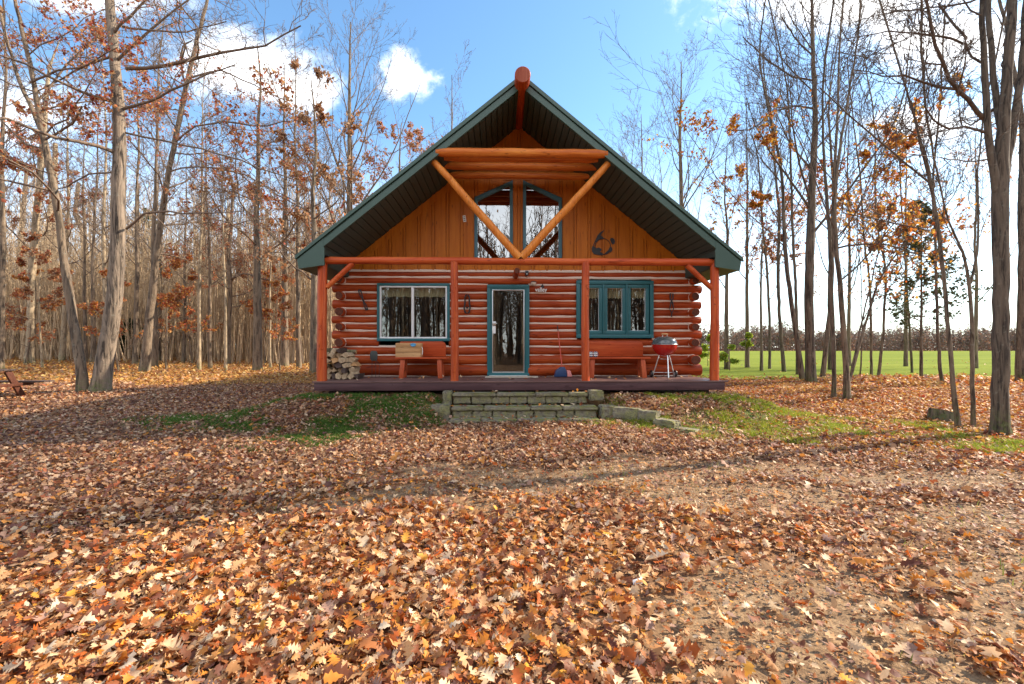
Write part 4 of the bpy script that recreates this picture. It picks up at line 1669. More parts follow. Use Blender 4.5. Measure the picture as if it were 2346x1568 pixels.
# ---- left of the cabin
hero('thick shaggy barked trunk, larger stem of the forked pair left of the cabin',
     [(228, 898, 66), (236, 850, 58), (248, 780, 54), (262, 690, 50), (271, 560, 46), (272, 420, 43), (275, 330, 41), (270, 230, 37), (262, 120, 32), (250, 0, 30)], 17, 'shag', 'bark_shag', 'twig', 11,
     None, (), [([(290, 158, 14), (330, 158, 13), (380, 150, 13), (440, 136, 12), (480, 125, 10), (540, 122, 8), (600, 105, 6), (690, 62, 4)], -.4), ([(285, 250, 12), (340, 235, 9), (400, 205, 8), (450, 180, 6), (540, 150, 4)], -1.2),
                ([(288, 305, 8), (380, 325, 7), (480, 345, 6), (580, 380, 5), (690, 420, 3)], -.8), ([(290, 525, 9), (330, 492, 8), (380, 485, 7), (450, 490, 5), (560, 486, 3)], -1.5),
                ([(262, 395, 7), (200, 400, 6), (150, 430, 5), (100, 440, 3)], .5), ([(255, 130, 10), (200, 150, 8), (130, 190, 6), (60, 220, 4)], .3), ([(275, 60, 9), (340, 70, 7), (420, 75, 5), (520, 50, 3)], -1)], nmul=.8)
hero('slimmer crooked stem of the forked pair left of the cabin, holding rust leaves',
     [(190, 900, 40), (186, 840, 34), (172, 760, 31), (156, 660, 28), (146, 600, 26), (137, 500, 25), (115, 390, 24), (100, 320, 22), (84, 230, 18), (60, 110, 15), (35, 0, 12)], 15, 'oak', 'bark_grey', 'twig', 12,
     (13000, RUST, .09, -.45, 3.0, 15), [([(100, 318, 18), (78, 262, 16), (46, 190, 14), (22, 120, 12), (0, 30, 10)], .6, 14)],
     [([(102, 322, 10), (140, 300, 9), (170, 282, 8), (188, 245, 6)], -.6), ([(85, 235, 9), (130, 180, 8), (180, 120, 7), (260, 60, 4)], .8), ([(118, 400, 7), (60, 380, 6), (0, 350, 4)], -.5), ([(70, 190, 10), (120, 165, 8), (200, 150, 6), (270, 110, 4)], -1.0)])
hero('long leaning trunk with sunlit right edge between the forked pair and the cabin',
     [(330, 856, 36), (338, 780, 28), (345, 700, 25), (356, 610, 22), (370, 500, 19), (385, 400, 17), (400, 330, 16), (425, 205, 15), (448, 105, 12), (476, 0, 9)], 16, 'oak', 'bark_grey', 'twig', 13,
     (5000, RUST, .095, -.3, 5.0, 12), (), [([(398, 330, 7), (440, 292, 6), (520, 280, 6), (590, 290, 5), (680, 275, 3)], -1.2), ([(385, 395, 6), (460, 380, 5), (560, 400, 4), (690, 470, 3)], -.6), ([(425, 200, 6), (415, 150, 7), (418, 105, 6), (440, 95, 4)], 0), ([(432, 180, 7), (500, 160, 6), (570, 190, 4), (650, 230, 3)], .8)])
hero('stout pale trunk in sunlight near the picnic table, one of two leaning apart',
     [(68, 837, 34), (71, 760, 27), (73, 640, 25), (80, 520, 23), (90, 430, 20), (98, 330, 20), (108, 200, 14)], 17, 'wood', 'bark_pale', 'twig', 14, (5500, RUST, .10, -.4, 3.5, 13), nmul=.8)
hero('thinner pale trunk rising right behind the stout pale one near the picnic table',
     [(84, 812, 26), (88, 740, 22), (97, 640, 20), (108, 540, 18), (118, 450, 14), (126, 330, 10)], 15, 'wood', 'bark_pale', 'twig', 15, (3000, RUST, .10, -.4, 3.5, 11), nmul=.7)
hero('straight grey trunk seen just left of the forked pair',
     [(112, 812, 36), (117, 720, 26), (122, 600, 23), (124, 480, 20), (127, 330, 15)], 17, 'wood', 'bark_pale', 'twig', 16, nmul=.8)
hero('crooked dark brown trunk with an elbow, seen in the gap of the forked pair',
     [(216, 806, 34), (222, 770, 32), (226, 745, 30), (208, 700, 24), (200, 650, 22), (196, 590, 22), (190, 530, 20), (172, 490, 14), (180, 420, 12)], 14, 'oak', 'bark_grey', 'twig', 17, (5000, RUST, .10, -.4, 3.0, 11), nmul=.8)
hero('dark furrowed trunk deep in the woods at the far left edge',
     [(28, 806, 30), (36, 720, 24), (44, 610, 20), (52, 500, 16), (62, 380, 12)], 17, 'wood', 'bark_grey', 'twig', 18, nmul=.7)
hero('dark straight slender trunk left of centre in the woods, unlit',
     [(467, 813, 17), (468, 700, 14), (467, 560, 13), (465, 450, 11)], 17, 'wood', 'bark_dark', 'twig', 19, nmul=.7)
hero('grey trunk leaning right with a pale sunlit side, beside the dark slender one',
     [(487, 814, 22), (495, 740, 21), (505, 660, 19), (512, 590, 17), (524, 490, 13)], 15, 'wood', 'bark_pale', 'twig', 20, (3000, RUST, .10, -.3, 3.5, 10), nmul=.8)
hero('slim knotted trunk standing nearest the clearing left of the cabin',
     [(524, 836, 15), (526, 760, 12), (528, 690, 12), (527, 640, 13), (522, 590, 12), (530, 520, 9), (535, 420, 7)], 10, 'oak', 'bark_grey', 'twig', 21, (5500, RUST, .09, -.5, 2.0, 8), (),
     [([(529, 640, 7), (560, 625, 6), (600, 640, 5), (660, 655, 3)], -.8), ([(527, 650, 6), (548, 620, 5), (562, 585, 3)], .3)], len_mul=.8)
hero('pale trunk leaning left, paired in a narrow V with its neighbour, left of the cabin',
     [(568, 806, 17), (562, 740, 14), (556, 670, 12), (552, 600, 10), (548, 520, 8)], 14, 'wood', 'bark_pale', 'twig', 22, nmul=.7)
hero('dark trunk leaning right, paired in a narrow V with its neighbour, left of the cabin',
     [(582, 805, 17), (590, 740, 15), (600, 660, 13), (606, 580, 10), (612, 480, 8)], 14, 'wood', 'bark_grey', 'twig', 23, (1500, TANL, .15, .1, 4, 10), nmul=.7)
hero('thin tree with branches starting low just left of the porch post',
     [(712, 832, 10), (718, 770, 9), (724, 700, 8), (728, 600, 7), (730, 500, 6)], 11, 'thin', 'bark_grey', 'twig', 24, (900, TANL, .13, .0, 2, 7))
hero('thin dark sapling with bare twigs among the left woods near the evergreen shrub',
     [(316, 828, 8), (318, 700, 7), (317, 560, 6), (318, 440, 5)], 12, 'thin', 'bark_dark', 'twig_dark', 25, nmul=.7)
hero('slim mid brown trunk by the green pine branches in the left woods',
     [(432, 820, 9), (446, 700, 8), (462, 560, 7), (470, 430, 5)], 12, 'thin', 'bark_grey', 'twig', 26, (1500, RUST, .14, .05, 3, 9), nmul=.8)

# ---- behind the cabin, tops above the roof
def behind(label, u, vtop, d, seed, spec, w, leaf=None, cat='tree', name='bare_tree', lean=0, **kw):
    p = at(u, 797, CAM[1] + d)
    z = float(G(p[0], p[1]))
    H = 1.5 + (797 - vtop) / FPX * d - z
    base = np.array([p[0], p[1], z])
    rng = np.random.default_rng(seed)
    q = np.linspace(0, 1, 9)
    P = np.stack([lean * q * H * .15 + rng.normal(0, .06, 9) * q, rng.normal(0, .06, 9) * q, q * H - .1 * (q == 0)], 1)
    rr = w * (1 - .9 * q ** .9)
    return build_tree(name, label, cat, None, base, [(P, rr)], spec, M['bark_grey'], M['twig'], seed, leaf, **kw)


behind('tall bare spreading tree rising behind the left roof slope under the small cloud', 800, 60, 21, 31, 'fan', .24, None, rmin=.006, len_mul=1.15, nmul=1.3)
behind('bare tree with tan leaves low on its crown close behind the left eave', 720, 190, 18, 32, 'wood', .18, (1800, TANL, .16, .1, 4, 12), rmin=.006)
behind('rusty leaved tree top showing just over the left roof slope', 915, 285, 26, 33, 'oak', .2, (6500, TANL + RUST, .12, -.6, 5, 14), name='oak_tree', rmin=.007)
behind('bare twiggy tree top left of the ridge log', 1035, 175, 30, 34, 'fan', .2, None, rmin=.007, nmul=.8)
behind('bare fan shaped tree behind the right roof slope', 1560, 135, 24, 35, 'fan', .22, None, rmin=.006, len_mul=1.1, nmul=1.3)
behind('lower bare tree behind the middle of the right roof slope', 1470, 260, 27, 36, 'fan', .15, None, rmin=.007)
behind('bare tree just behind the right eave tip, twigs against white sky', 1665, 330, 21, 37, 'thin', .12, (700, ORANGE, .13, .2, 3, 9), rmin=.006, len_mul=1.3)
behind('slender fine twigged tree filling the sky between right eave and the tree clump', 1712, 190, 23, 91, 'fan', .11, (900, RUST, .09, .0, 3, 8), rmin=.006, len_mul=1.0, nmul=1.1)
behind('low russet twiggy tree left of the tree clump beyond the porch post', 1745, 330, 20, 92, 'thin', .07, (1400, RUST, .085, -.3, 2.5, 8), rmin=.006, len_mul=1.5, nmul=1.3)
behind('fine twigged tree with russet leaves rising behind the right clump', 1945, 210, 25, 93, 'fan', .11, (1800, RUST + ORANGE, .085, -.6, 3.5, 9), rmin=.007, nmul=1.1)
behind('airy bare tree between the young pine and the leaning slim trunk', 2075, 230, 24, 94, 'fan', .10, (900, ORANGE, .10, .0, 4, 8), rmin=.006)
behind('bare twiggy tree in the gap left of the massive trunk', 2235, 250, 22, 95, 'fan', .10, None, rmin=.006)
behind('dense bare tree over the left eave behind the porch post', 652, 150, 24, 38, 'wood', .2, (1400, RUST, .16, .2, 4, 12), rmin=.007)
behind('bare crooked tree between the woods edge and the left eave', 590, 110, 20, 39, 'oak', .2, (900, RUST, .15, .25, 4, 12), rmin=.006)

# ---- right of the cabin
hero('massive dark furrowed trunk splitting high into stems at the right edge of the yard',
     [(2292, 996, 66), (2292, 960, 57), (2293, 860, 54), (2294, 700, 51), (2293, 560, 50), (2290, 440, 54), (2292, 380, 48), (2300, 280, 40), (2308, 180, 34), (2318, 60, 32), (2322, 0, 30)], 15, 'shag', 'bark_dark', 'twig_dark', 41,
     None, [([(2283, 440, 32), (2268, 350, 26), (2262, 280, 24), (2258, 180, 22), (2252, 60, 20), (2250, 0, 18)], -.15, 12), ([(2302, 400, 34), (2314, 320, 30), (2332, 240, 27), (2344, 130, 25), (2352, 0, 22)], .25, 13), ([(2296, 330, 24), (2284, 230, 22), (2272, 120, 20), (2262, 0, 18)], .3, 13)],
     [([(2262, 280, 20), (2230, 240, 17), (2195, 205, 15), (2165, 170, 14), (2145, 110, 12), (2130, 50, 11), (2118, -30, 9)], -.7), ([(2192, 205, 12), (2150, 200, 11), (2110, 190, 8), (2075, 172, 7), (2030, 178, 5), (1960, 160, 3)], -.6),
      ([(2258, 305, 10), (2220, 292, 10), (2170, 296, 8), (2130, 270, 6), (2120, 245, 4)], -.8), ([(2205, 100, 9), (2170, 85, 9), (2110, 78, 7), (2040, 72, 5), (1940, 90, 3)], -.4), ([(2215, 90, 10), (2180, 50, 9), (2150, 10, 8)], .3), ([(2258, 150, 10), (2225, 130, 9), (2210, 100, 8)], .2),
      ([(2268, 365, 6), (2210, 372, 5), (2150, 360, 4), (2090, 355, 3)], -1)], nmul=.9, sides=26)
hero('slim trunk leaning left and rising across the view left of the massive dark trunk',
     [(2196, 981, 20), (2188, 930, 17), (2180, 840, 15), (2171, 740, 14), (2160, 620, 13), (2148, 520, 12), (2134, 420, 11), (2110, 330, 9), (2090, 250, 7), (2070, 180, 6)], 11, 'thin', 'bark_grey', 'twig_dark', 42, None,
     (), [([(2136, 425, 8), (2080, 380, 7), (2010, 320, 6), (1930, 250, 5), (1880, 200, 4)], .5), ([(2130, 530, 5), (2060, 515, 5), (1990, 500, 4), (1930, 490, 3)], 1.0), ([(2125, 400, 7), (2105, 320, 6), (2088, 240, 5), (2065, 170, 4)], -.3)], len_mul=.8)
hero('slim forked trunk standing between the leaning trunk and the massive dark trunk',
     [(2230, 978, 16), (2229, 900, 15), (2228, 800, 14), (2226, 720, 13), (2223, 650, 12), (2212, 590, 9), (2190, 540, 7), (2160, 480, 6)], 8, 'thin', 'bark_grey', 'twig_dark', 43, None,
     [([(2224, 650, 10), (2236, 600, 9), (2243, 540, 8), (2238, 470, 7), (2240, 400, 6), (2248, 320, 5)], .2, 9)], len_mul=.8)
hero('dark red brown trunk with rust leaves at the right edge behind the massive one',
     [(2338, 876, 34), (2336, 800, 28), (2340, 720, 26), (2342, 600, 25), (2340, 450, 24), (2344, 300, 20)], 15, 'wood', 'bark_dark', 'twig_dark', 44, (700, RUST, .14, .1, 2, 7), nmul=.7)
hero('thickest trunk of the clump of stems right of the cabin',
     [(1858, 878, 34), (1856, 800, 30), (1853, 700, 28), (1855, 600, 27), (1858, 500, 25), (1862, 400, 22), (1868, 300, 18), (1866, 200, 14), (1862, 100, 11), (1860, 0, 9)], 17, 'fan', 'bark_dark', 'twig_dark', 45,
     (900, ORANGE, .10, .1, 3, 8), [([(1838, 868, 20), (1826, 780, 15), (1812, 690, 14), (1800, 600, 13), (1796, 500, 11), (1790, 380, 9), (1760, 250, 7), (1740, 150, 5)], .3, 15)], [([(1866, 250, 7), (1820, 245, 6), (1770, 255, 5), (1720, 300, 4), (1660, 302, 3)], -1), ([(1862, 185, 6), (1820, 180, 6), (1760, 140, 5), (1700, 85, 3)], .4), ([(1864, 130, 6), (1830, 100, 5), (1790, 40, 4)], -.2)], nmul=1.2)
hero('straight slender trunk growing right against the thickest stem of the right clump',
     [(1828, 862, 11), (1826, 760, 10), (1822, 640, 9), (1815, 520, 8), (1812, 400, 7), (1808, 250, 5)], 16, 'fan', 'bark_dark', 'twig_dark', 46, (900, RUST, .13, .0, 2, 6), nmul=.7)
hero('grey stem curving up just right of the thickest stem in the right clump',
     [(1884, 868, 17), (1892, 800, 15), (1900, 720, 14), (1906, 640, 13), (1908, 520, 12), (1912, 380, 10), (1920, 250, 7)], 16, 'fan', 'bark_grey', 'twig_dark', 47, (900, ORANGE, .10, .1, 3, 7), nmul=.9)
hero('brown stem close behind the curving grey stem in the right clump',
     [(1902, 850, 14), (1902, 780, 13), (1900, 680, 12), (1904, 560, 11), (1910, 430, 9)], 15, 'fan', 'bark_dark', 'twig_dark', 48, nmul=.7)
hero('front left stem of two standing before the clump right of the cabin',
     [(1910, 914, 16), (1911, 860, 13), (1909, 780, 13), (1905, 700, 13), (1903, 600, 12), (1898, 500, 11), (1890, 400, 9), (1884, 280, 7)], 13, 'fan', 'bark_dark', 'twig_dark', 49, (1100, ORANGE, .085, .0, 2.5, 6.5), nmul=.9)
hero('front right stem of two standing before the clump, with a curved side stem',
     [(1940, 916, 26), (1939, 860, 19), (1936, 800, 18), (1930, 720, 17), (1924, 640, 15), (1915, 560, 14), (1910, 480, 12), (1918, 380, 10), (1935, 280, 8), (1950, 180, 6)], 13, 'fan', 'bark_grey', 'twig_dark', 50,
     (2000, ORANGE, .08, -.5, 2.3, 6.8), [([(1944, 878, 10), (1956, 850, 9), (1966, 800, 8), (1985, 740, 8), (1996, 690, 8), (2010, 650, 7), (2035, 600, 6), (2075, 560, 5)], .2, 4.2), ([(1948, 868, 7), (1962, 800, 6), (1972, 750, 6), (1980, 710, 5), (2000, 640, 4)], .4, 5)],
     [([(1915, 570, 8), (1960, 560, 6), (2030, 560, 5), (2120, 590, 4)], -.5), ([(1930, 640, 6), (1965, 610, 6), (2000, 570, 5), (2060, 500, 4)], .4)], nmul=1.1)
hero('thin straight trunk standing clear nearest the porch corner on the right',
     [(1763, 848, 9), (1764, 780, 8), (1762, 700, 8), (1756, 600, 7), (1745, 500, 6), (1740, 400, 5)], 12, 'fan', 'bark_dark', 'twig_dark', 51, (900, RUST, .12, .1, 2, 7), nmul=.8, len_mul=.8)
hero('leaning thin trunk second from the porch corner on the right',
     [(1797, 855, 13), (1792, 800, 11), (1785, 720, 10), (1782, 620, 10), (1786, 500, 9), (1775, 380, 7), (1768, 280, 5)], 14, 'fan', 'bark_dark', 'twig_dark', 52, (1800, RUST + ORANGE, .095, -.4, 3, 8), nmul=.9)
hero('slim trunk in the pair by the field edge, straight one right of the clump',
     [(1996, 863, 9), (1996, 800, 8), (1995, 720, 8), (1992, 640, 7), (1980, 560, 6), (1975, 460, 5)], 12, 'thin', 'bark_grey', 'twig_dark', 53, (700, TANL, .12, .1, 2, 6), nmul=.8)
hero('slim wavy trunk in the pair by the field edge, right hand one',
     [(2012, 866, 11), (2020, 800, 9), (2026, 720, 8), (2030, 640, 8), (2026, 590, 7), (2012, 540, 6), (2004, 440, 5)], 12, 'thin', 'bark_grey', 'twig_dark', 54, (1000, ORANGE, .085, -.5, 3, 7.5), nmul=.9)
hero('thin reddish trunk standing alone before the field left of the leaning slim trunk',
     [(2158, 883, 13), (2152, 820, 11), (2147, 740, 10), (2145, 640, 9), (2142, 540, 8), (2136, 440, 7)], 11, 'thin', 'bark_dark', 'twig_dark', 55, nmul=.8)
hero('very thin bare sapling right of the clump leaning before the field',
     [(1970, 866, 5), (1974, 810, 5), (1976, 750, 4), (1972, 690, 3)], 6, 'thin', 'bark_dark', 'twig_dark', 56, nmul=.7)
hero('bare sprawling tree with orange leaves far right of the clump near the field',
     [(2090, 858, 8), (2086, 780, 8), (2080, 700, 7), (2074, 600, 6), (2066, 480, 5)], 12, 'oak', 'bark_dark', 'twig_dark', 57, (1100, ORANGE, .085, -.6, 3.0, 9), nmul=.9)


# ---- evergreens and saplings
def conifer(label, base, H, wbase, seed, sparse=1.0, pal=((.045, .075, .022), (.07, .11, .03), (.03, .055, .018)), z0=.15, name='pine_tree', cat='pine tree', nl=.10, wmul=1.0, dens=26):
    rng = np.random.default_rng(seed)
    t = thing(name, label, cat, base)
    k = 12
    q = np.linspace(0, 1, k)
    P = np.stack([np.cumsum(rng.normal(0, .02, k)) * .4, np.cumsum(rng.normal(0, .02, k)) * .4, q * H - .05 * (q == 0)], 1)
    v, f = tube_batch(P[None], (wbase * (1 - .93 * q))[None], 9)
    np_mesh('trunk', v, [f], M['bark_dark'], t)
    nb = int(H * 9 * sparse) + 10
    a = spawn(P[None], (wbase * (1 - .93 * q))[None], np.array([H]), nb, z0, .985, 72, .30 * wmul, .25, .1, 6, .4, .004, rng, .95)
    b2 = spawn(a[0], a[1], a[2], 6, .25, 1, 45, .38, .1, .1, 4, .6, .003, rng, .5)
    v1, f1 = tube_batch(a[0], a[1], 4)
    v2, f2 = tube_batch(b2[0], b2[1], 3)
    np_mesh('crown', np.concatenate([v1, v2]), [np.concatenate([f1, f2 + len(v1)])], M['twig_dark'], t)
    T = np.concatenate([b2[0][:, 1:].reshape(-1, 3), a[0][:, 3:].reshape(-1, 3)])
    N = int(len(T) * dens * .4)
    T = T[rng.integers(0, len(T), N)] + rng.normal(0, .025, (N, 3))
    v, f, c = leaf_quads(T, nl, pal, rng, -.3)
    # thin the quads into needles
    np_mesh('foliage', v, [f], M['needle'], t, c, smooth=False)
    return t


def gpos(u, v):
    p = ground_hit(u, v)
    return np.array([p[0], p[1], float(G(p[0], p[1]))])


conifer('tall dark pine showing green between the forked trunk and the leaning trunk', gpos(334, 815), 13.5, .16, 61, .8, z0=.35)
conifer('dark pine deeper in the left woods behind the leaning trunk', gpos(398, 812), 8.5, .10, 62, .7, z0=.2)
conifer('small dark evergreen shrub at the foot of the forked trunk', gpos(296, 826), 2.6, .04, 63, 1.3, z0=.05, name='evergreen_shrub', cat='shrub', wmul=1.5)
conifer('low green evergreen shrub right of the first evergreen shrub in the left woods', gpos(360, 822), 1.6, .03, 66, 1.4, z0=.05, name='evergreen_shrub', cat='shrub', wmul=1.6)
conifer('sparse young pine with see through crown before the field', gpos(2110, 868), 6.2, .055, 64, .8, pal=((.06, .075, .03), (.10, .11, .045)), z0=.25, nl=.10, wmul=.9, dens=9)
YG = ((.40, .50, .05), (.50, .52, .06), (.30, .44, .06), (.22, .36, .05))


def sapling(label, base, H, seed, count=900, size=.11, spread=1.0):
    rng = np.random.default_rng(seed)
    q = np.linspace(0, 1, 7)
    P = np.stack([rng.normal(0, .03, 7) * q, rng.normal(0, .03, 7) * q, q * H - .05 * (q == 0)], 1)
    return build_tree('sapling', label, 'sapling', None, base, [(P, .022 * (1 - .8 * q))], 'beech', M['twig'], M['twig'], seed, (count, YG, size, -.6, H * .22, H * 1.1), sides=8, len_mul=.42 * spread * max(1, 10 / H) * H / 3.2, rmin=.004, levels=3)


sapling('bright yellow green sapling standing in front of the field by the porch post', gpos(1707, 846), 1.75, 71, 1500)
sapling('smaller green sapling nearer the porch post than the yellow one', gpos(1672, 852), 1.25, 72, 700)
sapling('light green bush seen between the corner logs and the right porch post', gpos(1622, 842), 1.9, 73, 1800, .12)

# ---- the woods: a few kinds, copied
def copy_tree(t, loc, rz, sc, label, group):
    r = t.copy()
    COL.objects.link(r)
    r.location = loc
    r.rotation_euler = (0, 0, rz)
    r.scale = (sc, sc, sc)
    r['label'] = label
    r['group'] = group
    for ch in list(t.children):
        c = ch.copy()
        COL.objects.link(c)
        c.parent = r
    return r


def proto(seed, H, w, spec, bark, twig, leaf=None, name='bare_tree', lean=.5, **kw):
    rng = np.random.default_rng(seed)
    q = np.linspace(0, 1, 10)
    lx = rng.normal(0, lean)
    P = np.stack([lx * q * q + np.cumsum(rng.normal(0, .07, 10)), np.cumsum(rng.normal(0, .07, 10)), q * H - .15 * (q == 0)], 1)
    rr = w * (1 - .92 * q ** .85)
    return build_tree(name, 'tree', 'tree', None, (0, 0, 0), [(P, rr)], spec, M[bark], M[twig], seed, leaf, rmin=.009, sides=10, levels=4 if leaf is None else 4, **kw)


GW_ = 'bare trees deep in the left woods'
kinds = [
    (proto(101, 15, .125, 'wood', 'bark_pale', 'twig', nmul=.9), 'pale barked bare tree among many deep in the left woods', GW_),
    (proto(102, 16, .115, 'wood', 'bark_grey', 'twig', nmul=.9), 'grey barked bare tree among many deep in the left woods', GW_),
    (proto(103, 13, .07, 'thin', 'bark_pale', 'twig', nmul=1), 'very slim pale bare tree among many deep in the left woods', GW_),
    (proto(104, 14, .095, 'fan', 'bark_dark', 'twig', nmul=.8), 'dark barked bare tree among many deep in the left woods', GW_),
    (proto(105, 11, .11, 'oak', 'bark_grey', 'twig', (9000, RUST, .105, -.5, 2.5, 10), 'oak_tree', nmul=.9), 'oak still holding rust brown leaves deep in the left woods', 'rust leaved trees in the left woods'),
    (proto(106, 6.5, .05, 'beech', 'bark_pale', 'twig', (3200, RUST + TANL, .095, -.7, 1.2, 6.5), 'young_beech'), 'small understorey tree with copper leaves in the left woods', 'understorey trees in the left woods'),
    (proto(107, 5.5, .045, 'beech', 'bark_grey', 'twig', (2800, ORANGE[:2] + RUST, .095, -.7, 1.8, 5.5), 'young_beech'), 'small understorey tree with red brown leaves in the left woods', 'understorey trees in the left woods'),
]
wr = np.random.default_rng(5)
placed = []


def scatter_wood(n, us, ds, kw_, mind=.9):
    tries = 0
    got = 0
    while got < n and tries < n * 30:
        tries += 1
        u = wr.uniform(*us)
        d = wr.uniform(ds[0] ** 1.3, ds[1] ** 1.3) ** (1 / 1.3)
        p = at(u, 797, CAM[1] + d)
        if any((p[0] - a) ** 2 + (p[1] - b_) ** 2 < mind ** 2 for a, b_ in placed):
            continue
        if -6.0 < p[0] < 7 and p[1] < 11:
            continue
        placed.append((p[0], p[1]))
        k = wr.choice(len(kinds), p=np.array(kw_) / sum(kw_))
        t, lb, gr = kinds[k]
        loc = (p[0], p[1], float(G(p[0], p[1])))
        rz, sc = wr.uniform(0, 6.28), wr.uniform(.8, 1.2)
        if not t.get('used'):
            t['used'] = 1
            t.location = loc
            t.rotation_euler = (0, 0, rz)
            t['label'] = lb
            t['group'] = gr
        else:
            copy_tree(t, loc, rz, sc, lb, gr)
        got += 1


scatter_wood(20, (-60, 745), (19, 26), (3, 3, 4, 2, .8, 2.6, 3), 1.4)
scatter_wood(46, (-80, 800), (26, 44), (4, 4, 5, 2, .8, 1.2, 1.2), 1.5)
scatter_wood(7, (860, 1500), (30, 42), (2, 2, 2, 2, 1, 0, 0), 2.5)
for t, lb, gr in kinds:
    if 'used' in t:
        del t['used']
# trees behind the viewer, mirrored in the windows
for i, (x, y, k, s) in enumerate(((-9, -30, 0, 1.1), (-5.5, -26, 3, 1.1), (-2, -33, 1, 1.2), (1.5, -28, 0, 1.15), (5, -31, 3, 1.2), (8, -27, 1, 1.1), (-13, -28, 1, 1.2), (11, -33, 0, 1.2), (3, -40, 1, 1.3), (-4, -40, 0, 1.3), (-7, -36, 4, 1.3), (6.5, -37, 4, 1.3))):
    copy_tree(kinds[k][0], (x, y, float(G(x, y))), i * 1.7, s, 'bare tree behind the viewer mirrored in the cabin windows', 'trees mirrored in the windows')

# ---- dense thicket of thin stems behind the left woods
def thicket():
    rng = np.random.default_rng(77)
    n = 4600
    u = rng.uniform(-150, 860, n)
    d = rng.uniform(27, 60, n)
    x = CAM[0] + d * ((u - 1173) / FPX + fx)
    y = CAM[1] + d
    z = G(x, y)
    H = rng.uniform(3, 12, n)
    k = 6
    q = np.linspace(0, 1, k)
    P = np.empty((n, k, 3))
    P[:, :, 0] = x[:, None] + rng.normal(0, .5, (n, 1)) * q + np.cumsum(rng.normal(0, .09, (n, k)), 1)
    P[:, :, 1] = y[:, None] + rng.normal(0, .5, (n, 1)) * q
    P[:, :, 2] = z[:, None] + H[:, None] * q - .1
    rr = rng.uniform(.02, .06, (n, 1)) * (1 - .75 * q)
    v, f = tube_batch(P, rr, 4)
    a = spawn(P, rr, H, 6, .25, 1, 38, .22, .3, .12, 4, .5, .012, rng, .5)
    v2, f2 = tube_batch(a[0], a[1], 3)
    b2 = spawn(a[0], a[1], a[2], 3, .3, 1, 40, .5, .2, .1, 3, .6, .010, rng, .5)
    v3, f3 = tube_batch(b2[0], b2[1], 3)
    V = np.concatenate([v, v2, v3])
    F = np.concatenate([f, f2 + len(v), f3 + len(v) + len(v2)])
    o = np_mesh('thicket', V, [F], M['twig_pale'])
    tag(o, 'dense thicket of thin beige stems filling the back of the left woods', 'thicket', kind='stuff')


thicket()


def far_wood(name, label, n, xr, yr, Hr, twig, pal, seed, nleaf, lsize, low=0):
    rng = np.random.default_rng(seed)
    x = rng.uniform(*xr, n)
    y = rng.uniform(*yr, n)
    z = G(x, y)
    H = rng.uniform(*Hr, n) * (.72 + .5 * vn(x * .06, y * 0 + seed, seed))
    k = 4
    q = np.linspace(0, 1, k)
    P = np.empty((n, k, 3))
    P[:, :, 0] = x[:, None] + rng.normal(0, .5, (n, 1)) * q
    P[:, :, 1] = y[:, None] + rng.normal(0, .5, (n, 1)) * q
    P[:, :, 2] = z[:, None] - .2 + H[:, None] * q
    rr = rng.uniform(.12, .25, (n, 1)) * (1 - .8 * q)
    v, f = tube_batch(P, rr, 4)
    a = spawn(P, rr, H, 12, .25, 1, 40, .30, .4, .1, 4, .5, .05, rng, .6)
    v2, f2 = tube_batch(a[0], a[1], 3)
    b2 = spawn(a[0], a[1], a[2], 4, .3, 1, 40, .5, .2, .1, 3, .6, .04, rng, .5)
    v3, f3 = tube_batch(b2[0], b2[1], 3)
    V = np.concatenate([v, v2, v3])
    F = np.concatenate([f, f2 + len(v), f3 + len(v) + len(v2)])
    o = np_mesh(name, V, [F], M[twig])
    tag(o, label, 'woods', kind='stuff')
    T = np.concatenate([a[0][:, 1:].reshape(-1, 3), b2[0][:, 1:].reshape(-1, 3)])
    T = T[clump(T, rng, 14) > -.1]
    T = T[rng.integers(0, len(T), nleaf)] + rng.normal(0, .5, (nleaf, 3))
    if low:
        # brush closing the foot of the wood
        i = rng.integers(0, n, low)
        Q = np.stack([x[i], y[i], z[i] + rng.uniform(0, 1, low) ** 1.3 * H[i] * .75], 1) + rng.normal(0, 1.2, (low, 3)) * np.array([1, 1, .1])
        T = np.concatenate([T, Q])
    vv, ff, cc = leaf_quads(T, lsize, pal, rng)
    o2 = np_mesh('foliage', vv, [ff], M['treeleaf'], o, cc, smooth=False)
    o2['kind'] = 'stuff'


far_wood('far_treeline', 'far brown and rust line of woods along the far side of the field', 1500, (-20, 430), (258, 330), (10, 16), 'twig', [(.19, .125, .10), (.22, .13, .095), (.17, .13, .12), (.27, .14, .085), (.15, .125, .115), (.21, .165, .145), (.13, .13, .09)], 81, 50000, 1.1, 60000)  # distance haze is put into the leaf palette as lighter, greyer tones
far_wood('back_woods', 'pale bare woods closing the view far behind the left trees', 330, (-130, 8), (52, 105), (7, 13), 'twig_pale', [(.30, .17, .09), (.34, .20, .11), (.28, .11, .05)], 82, 5000, .4)
far_wood('rear_woods', 'bare woods behind the viewer mirrored in the cabin glass', 420, (-50, 50), (-62, -27), (11, 17), 'twig', [(.30, .17, .09), (.34, .20, .11)], 83, 2500, .3, 16000)
# ------------------------------------------------------------------ fallen leaves and grass
def leaf_template(stations, widths, curl):
    """midrib with a left and a right margin; returns (3k,3) points in leaf space and quads"""
    k = len(stations)
    V = []
    for s, w in zip(stations, widths):
        V += [(-w, s), (0, s), (w, s)]
    F = []
    for i in range(k - 1):
        a = i * 3
        F += [(a, a + 1, a + 4, a + 3), (a + 1, a + 2, a + 5, a + 4)]
    return np.array(V), np.array(F)


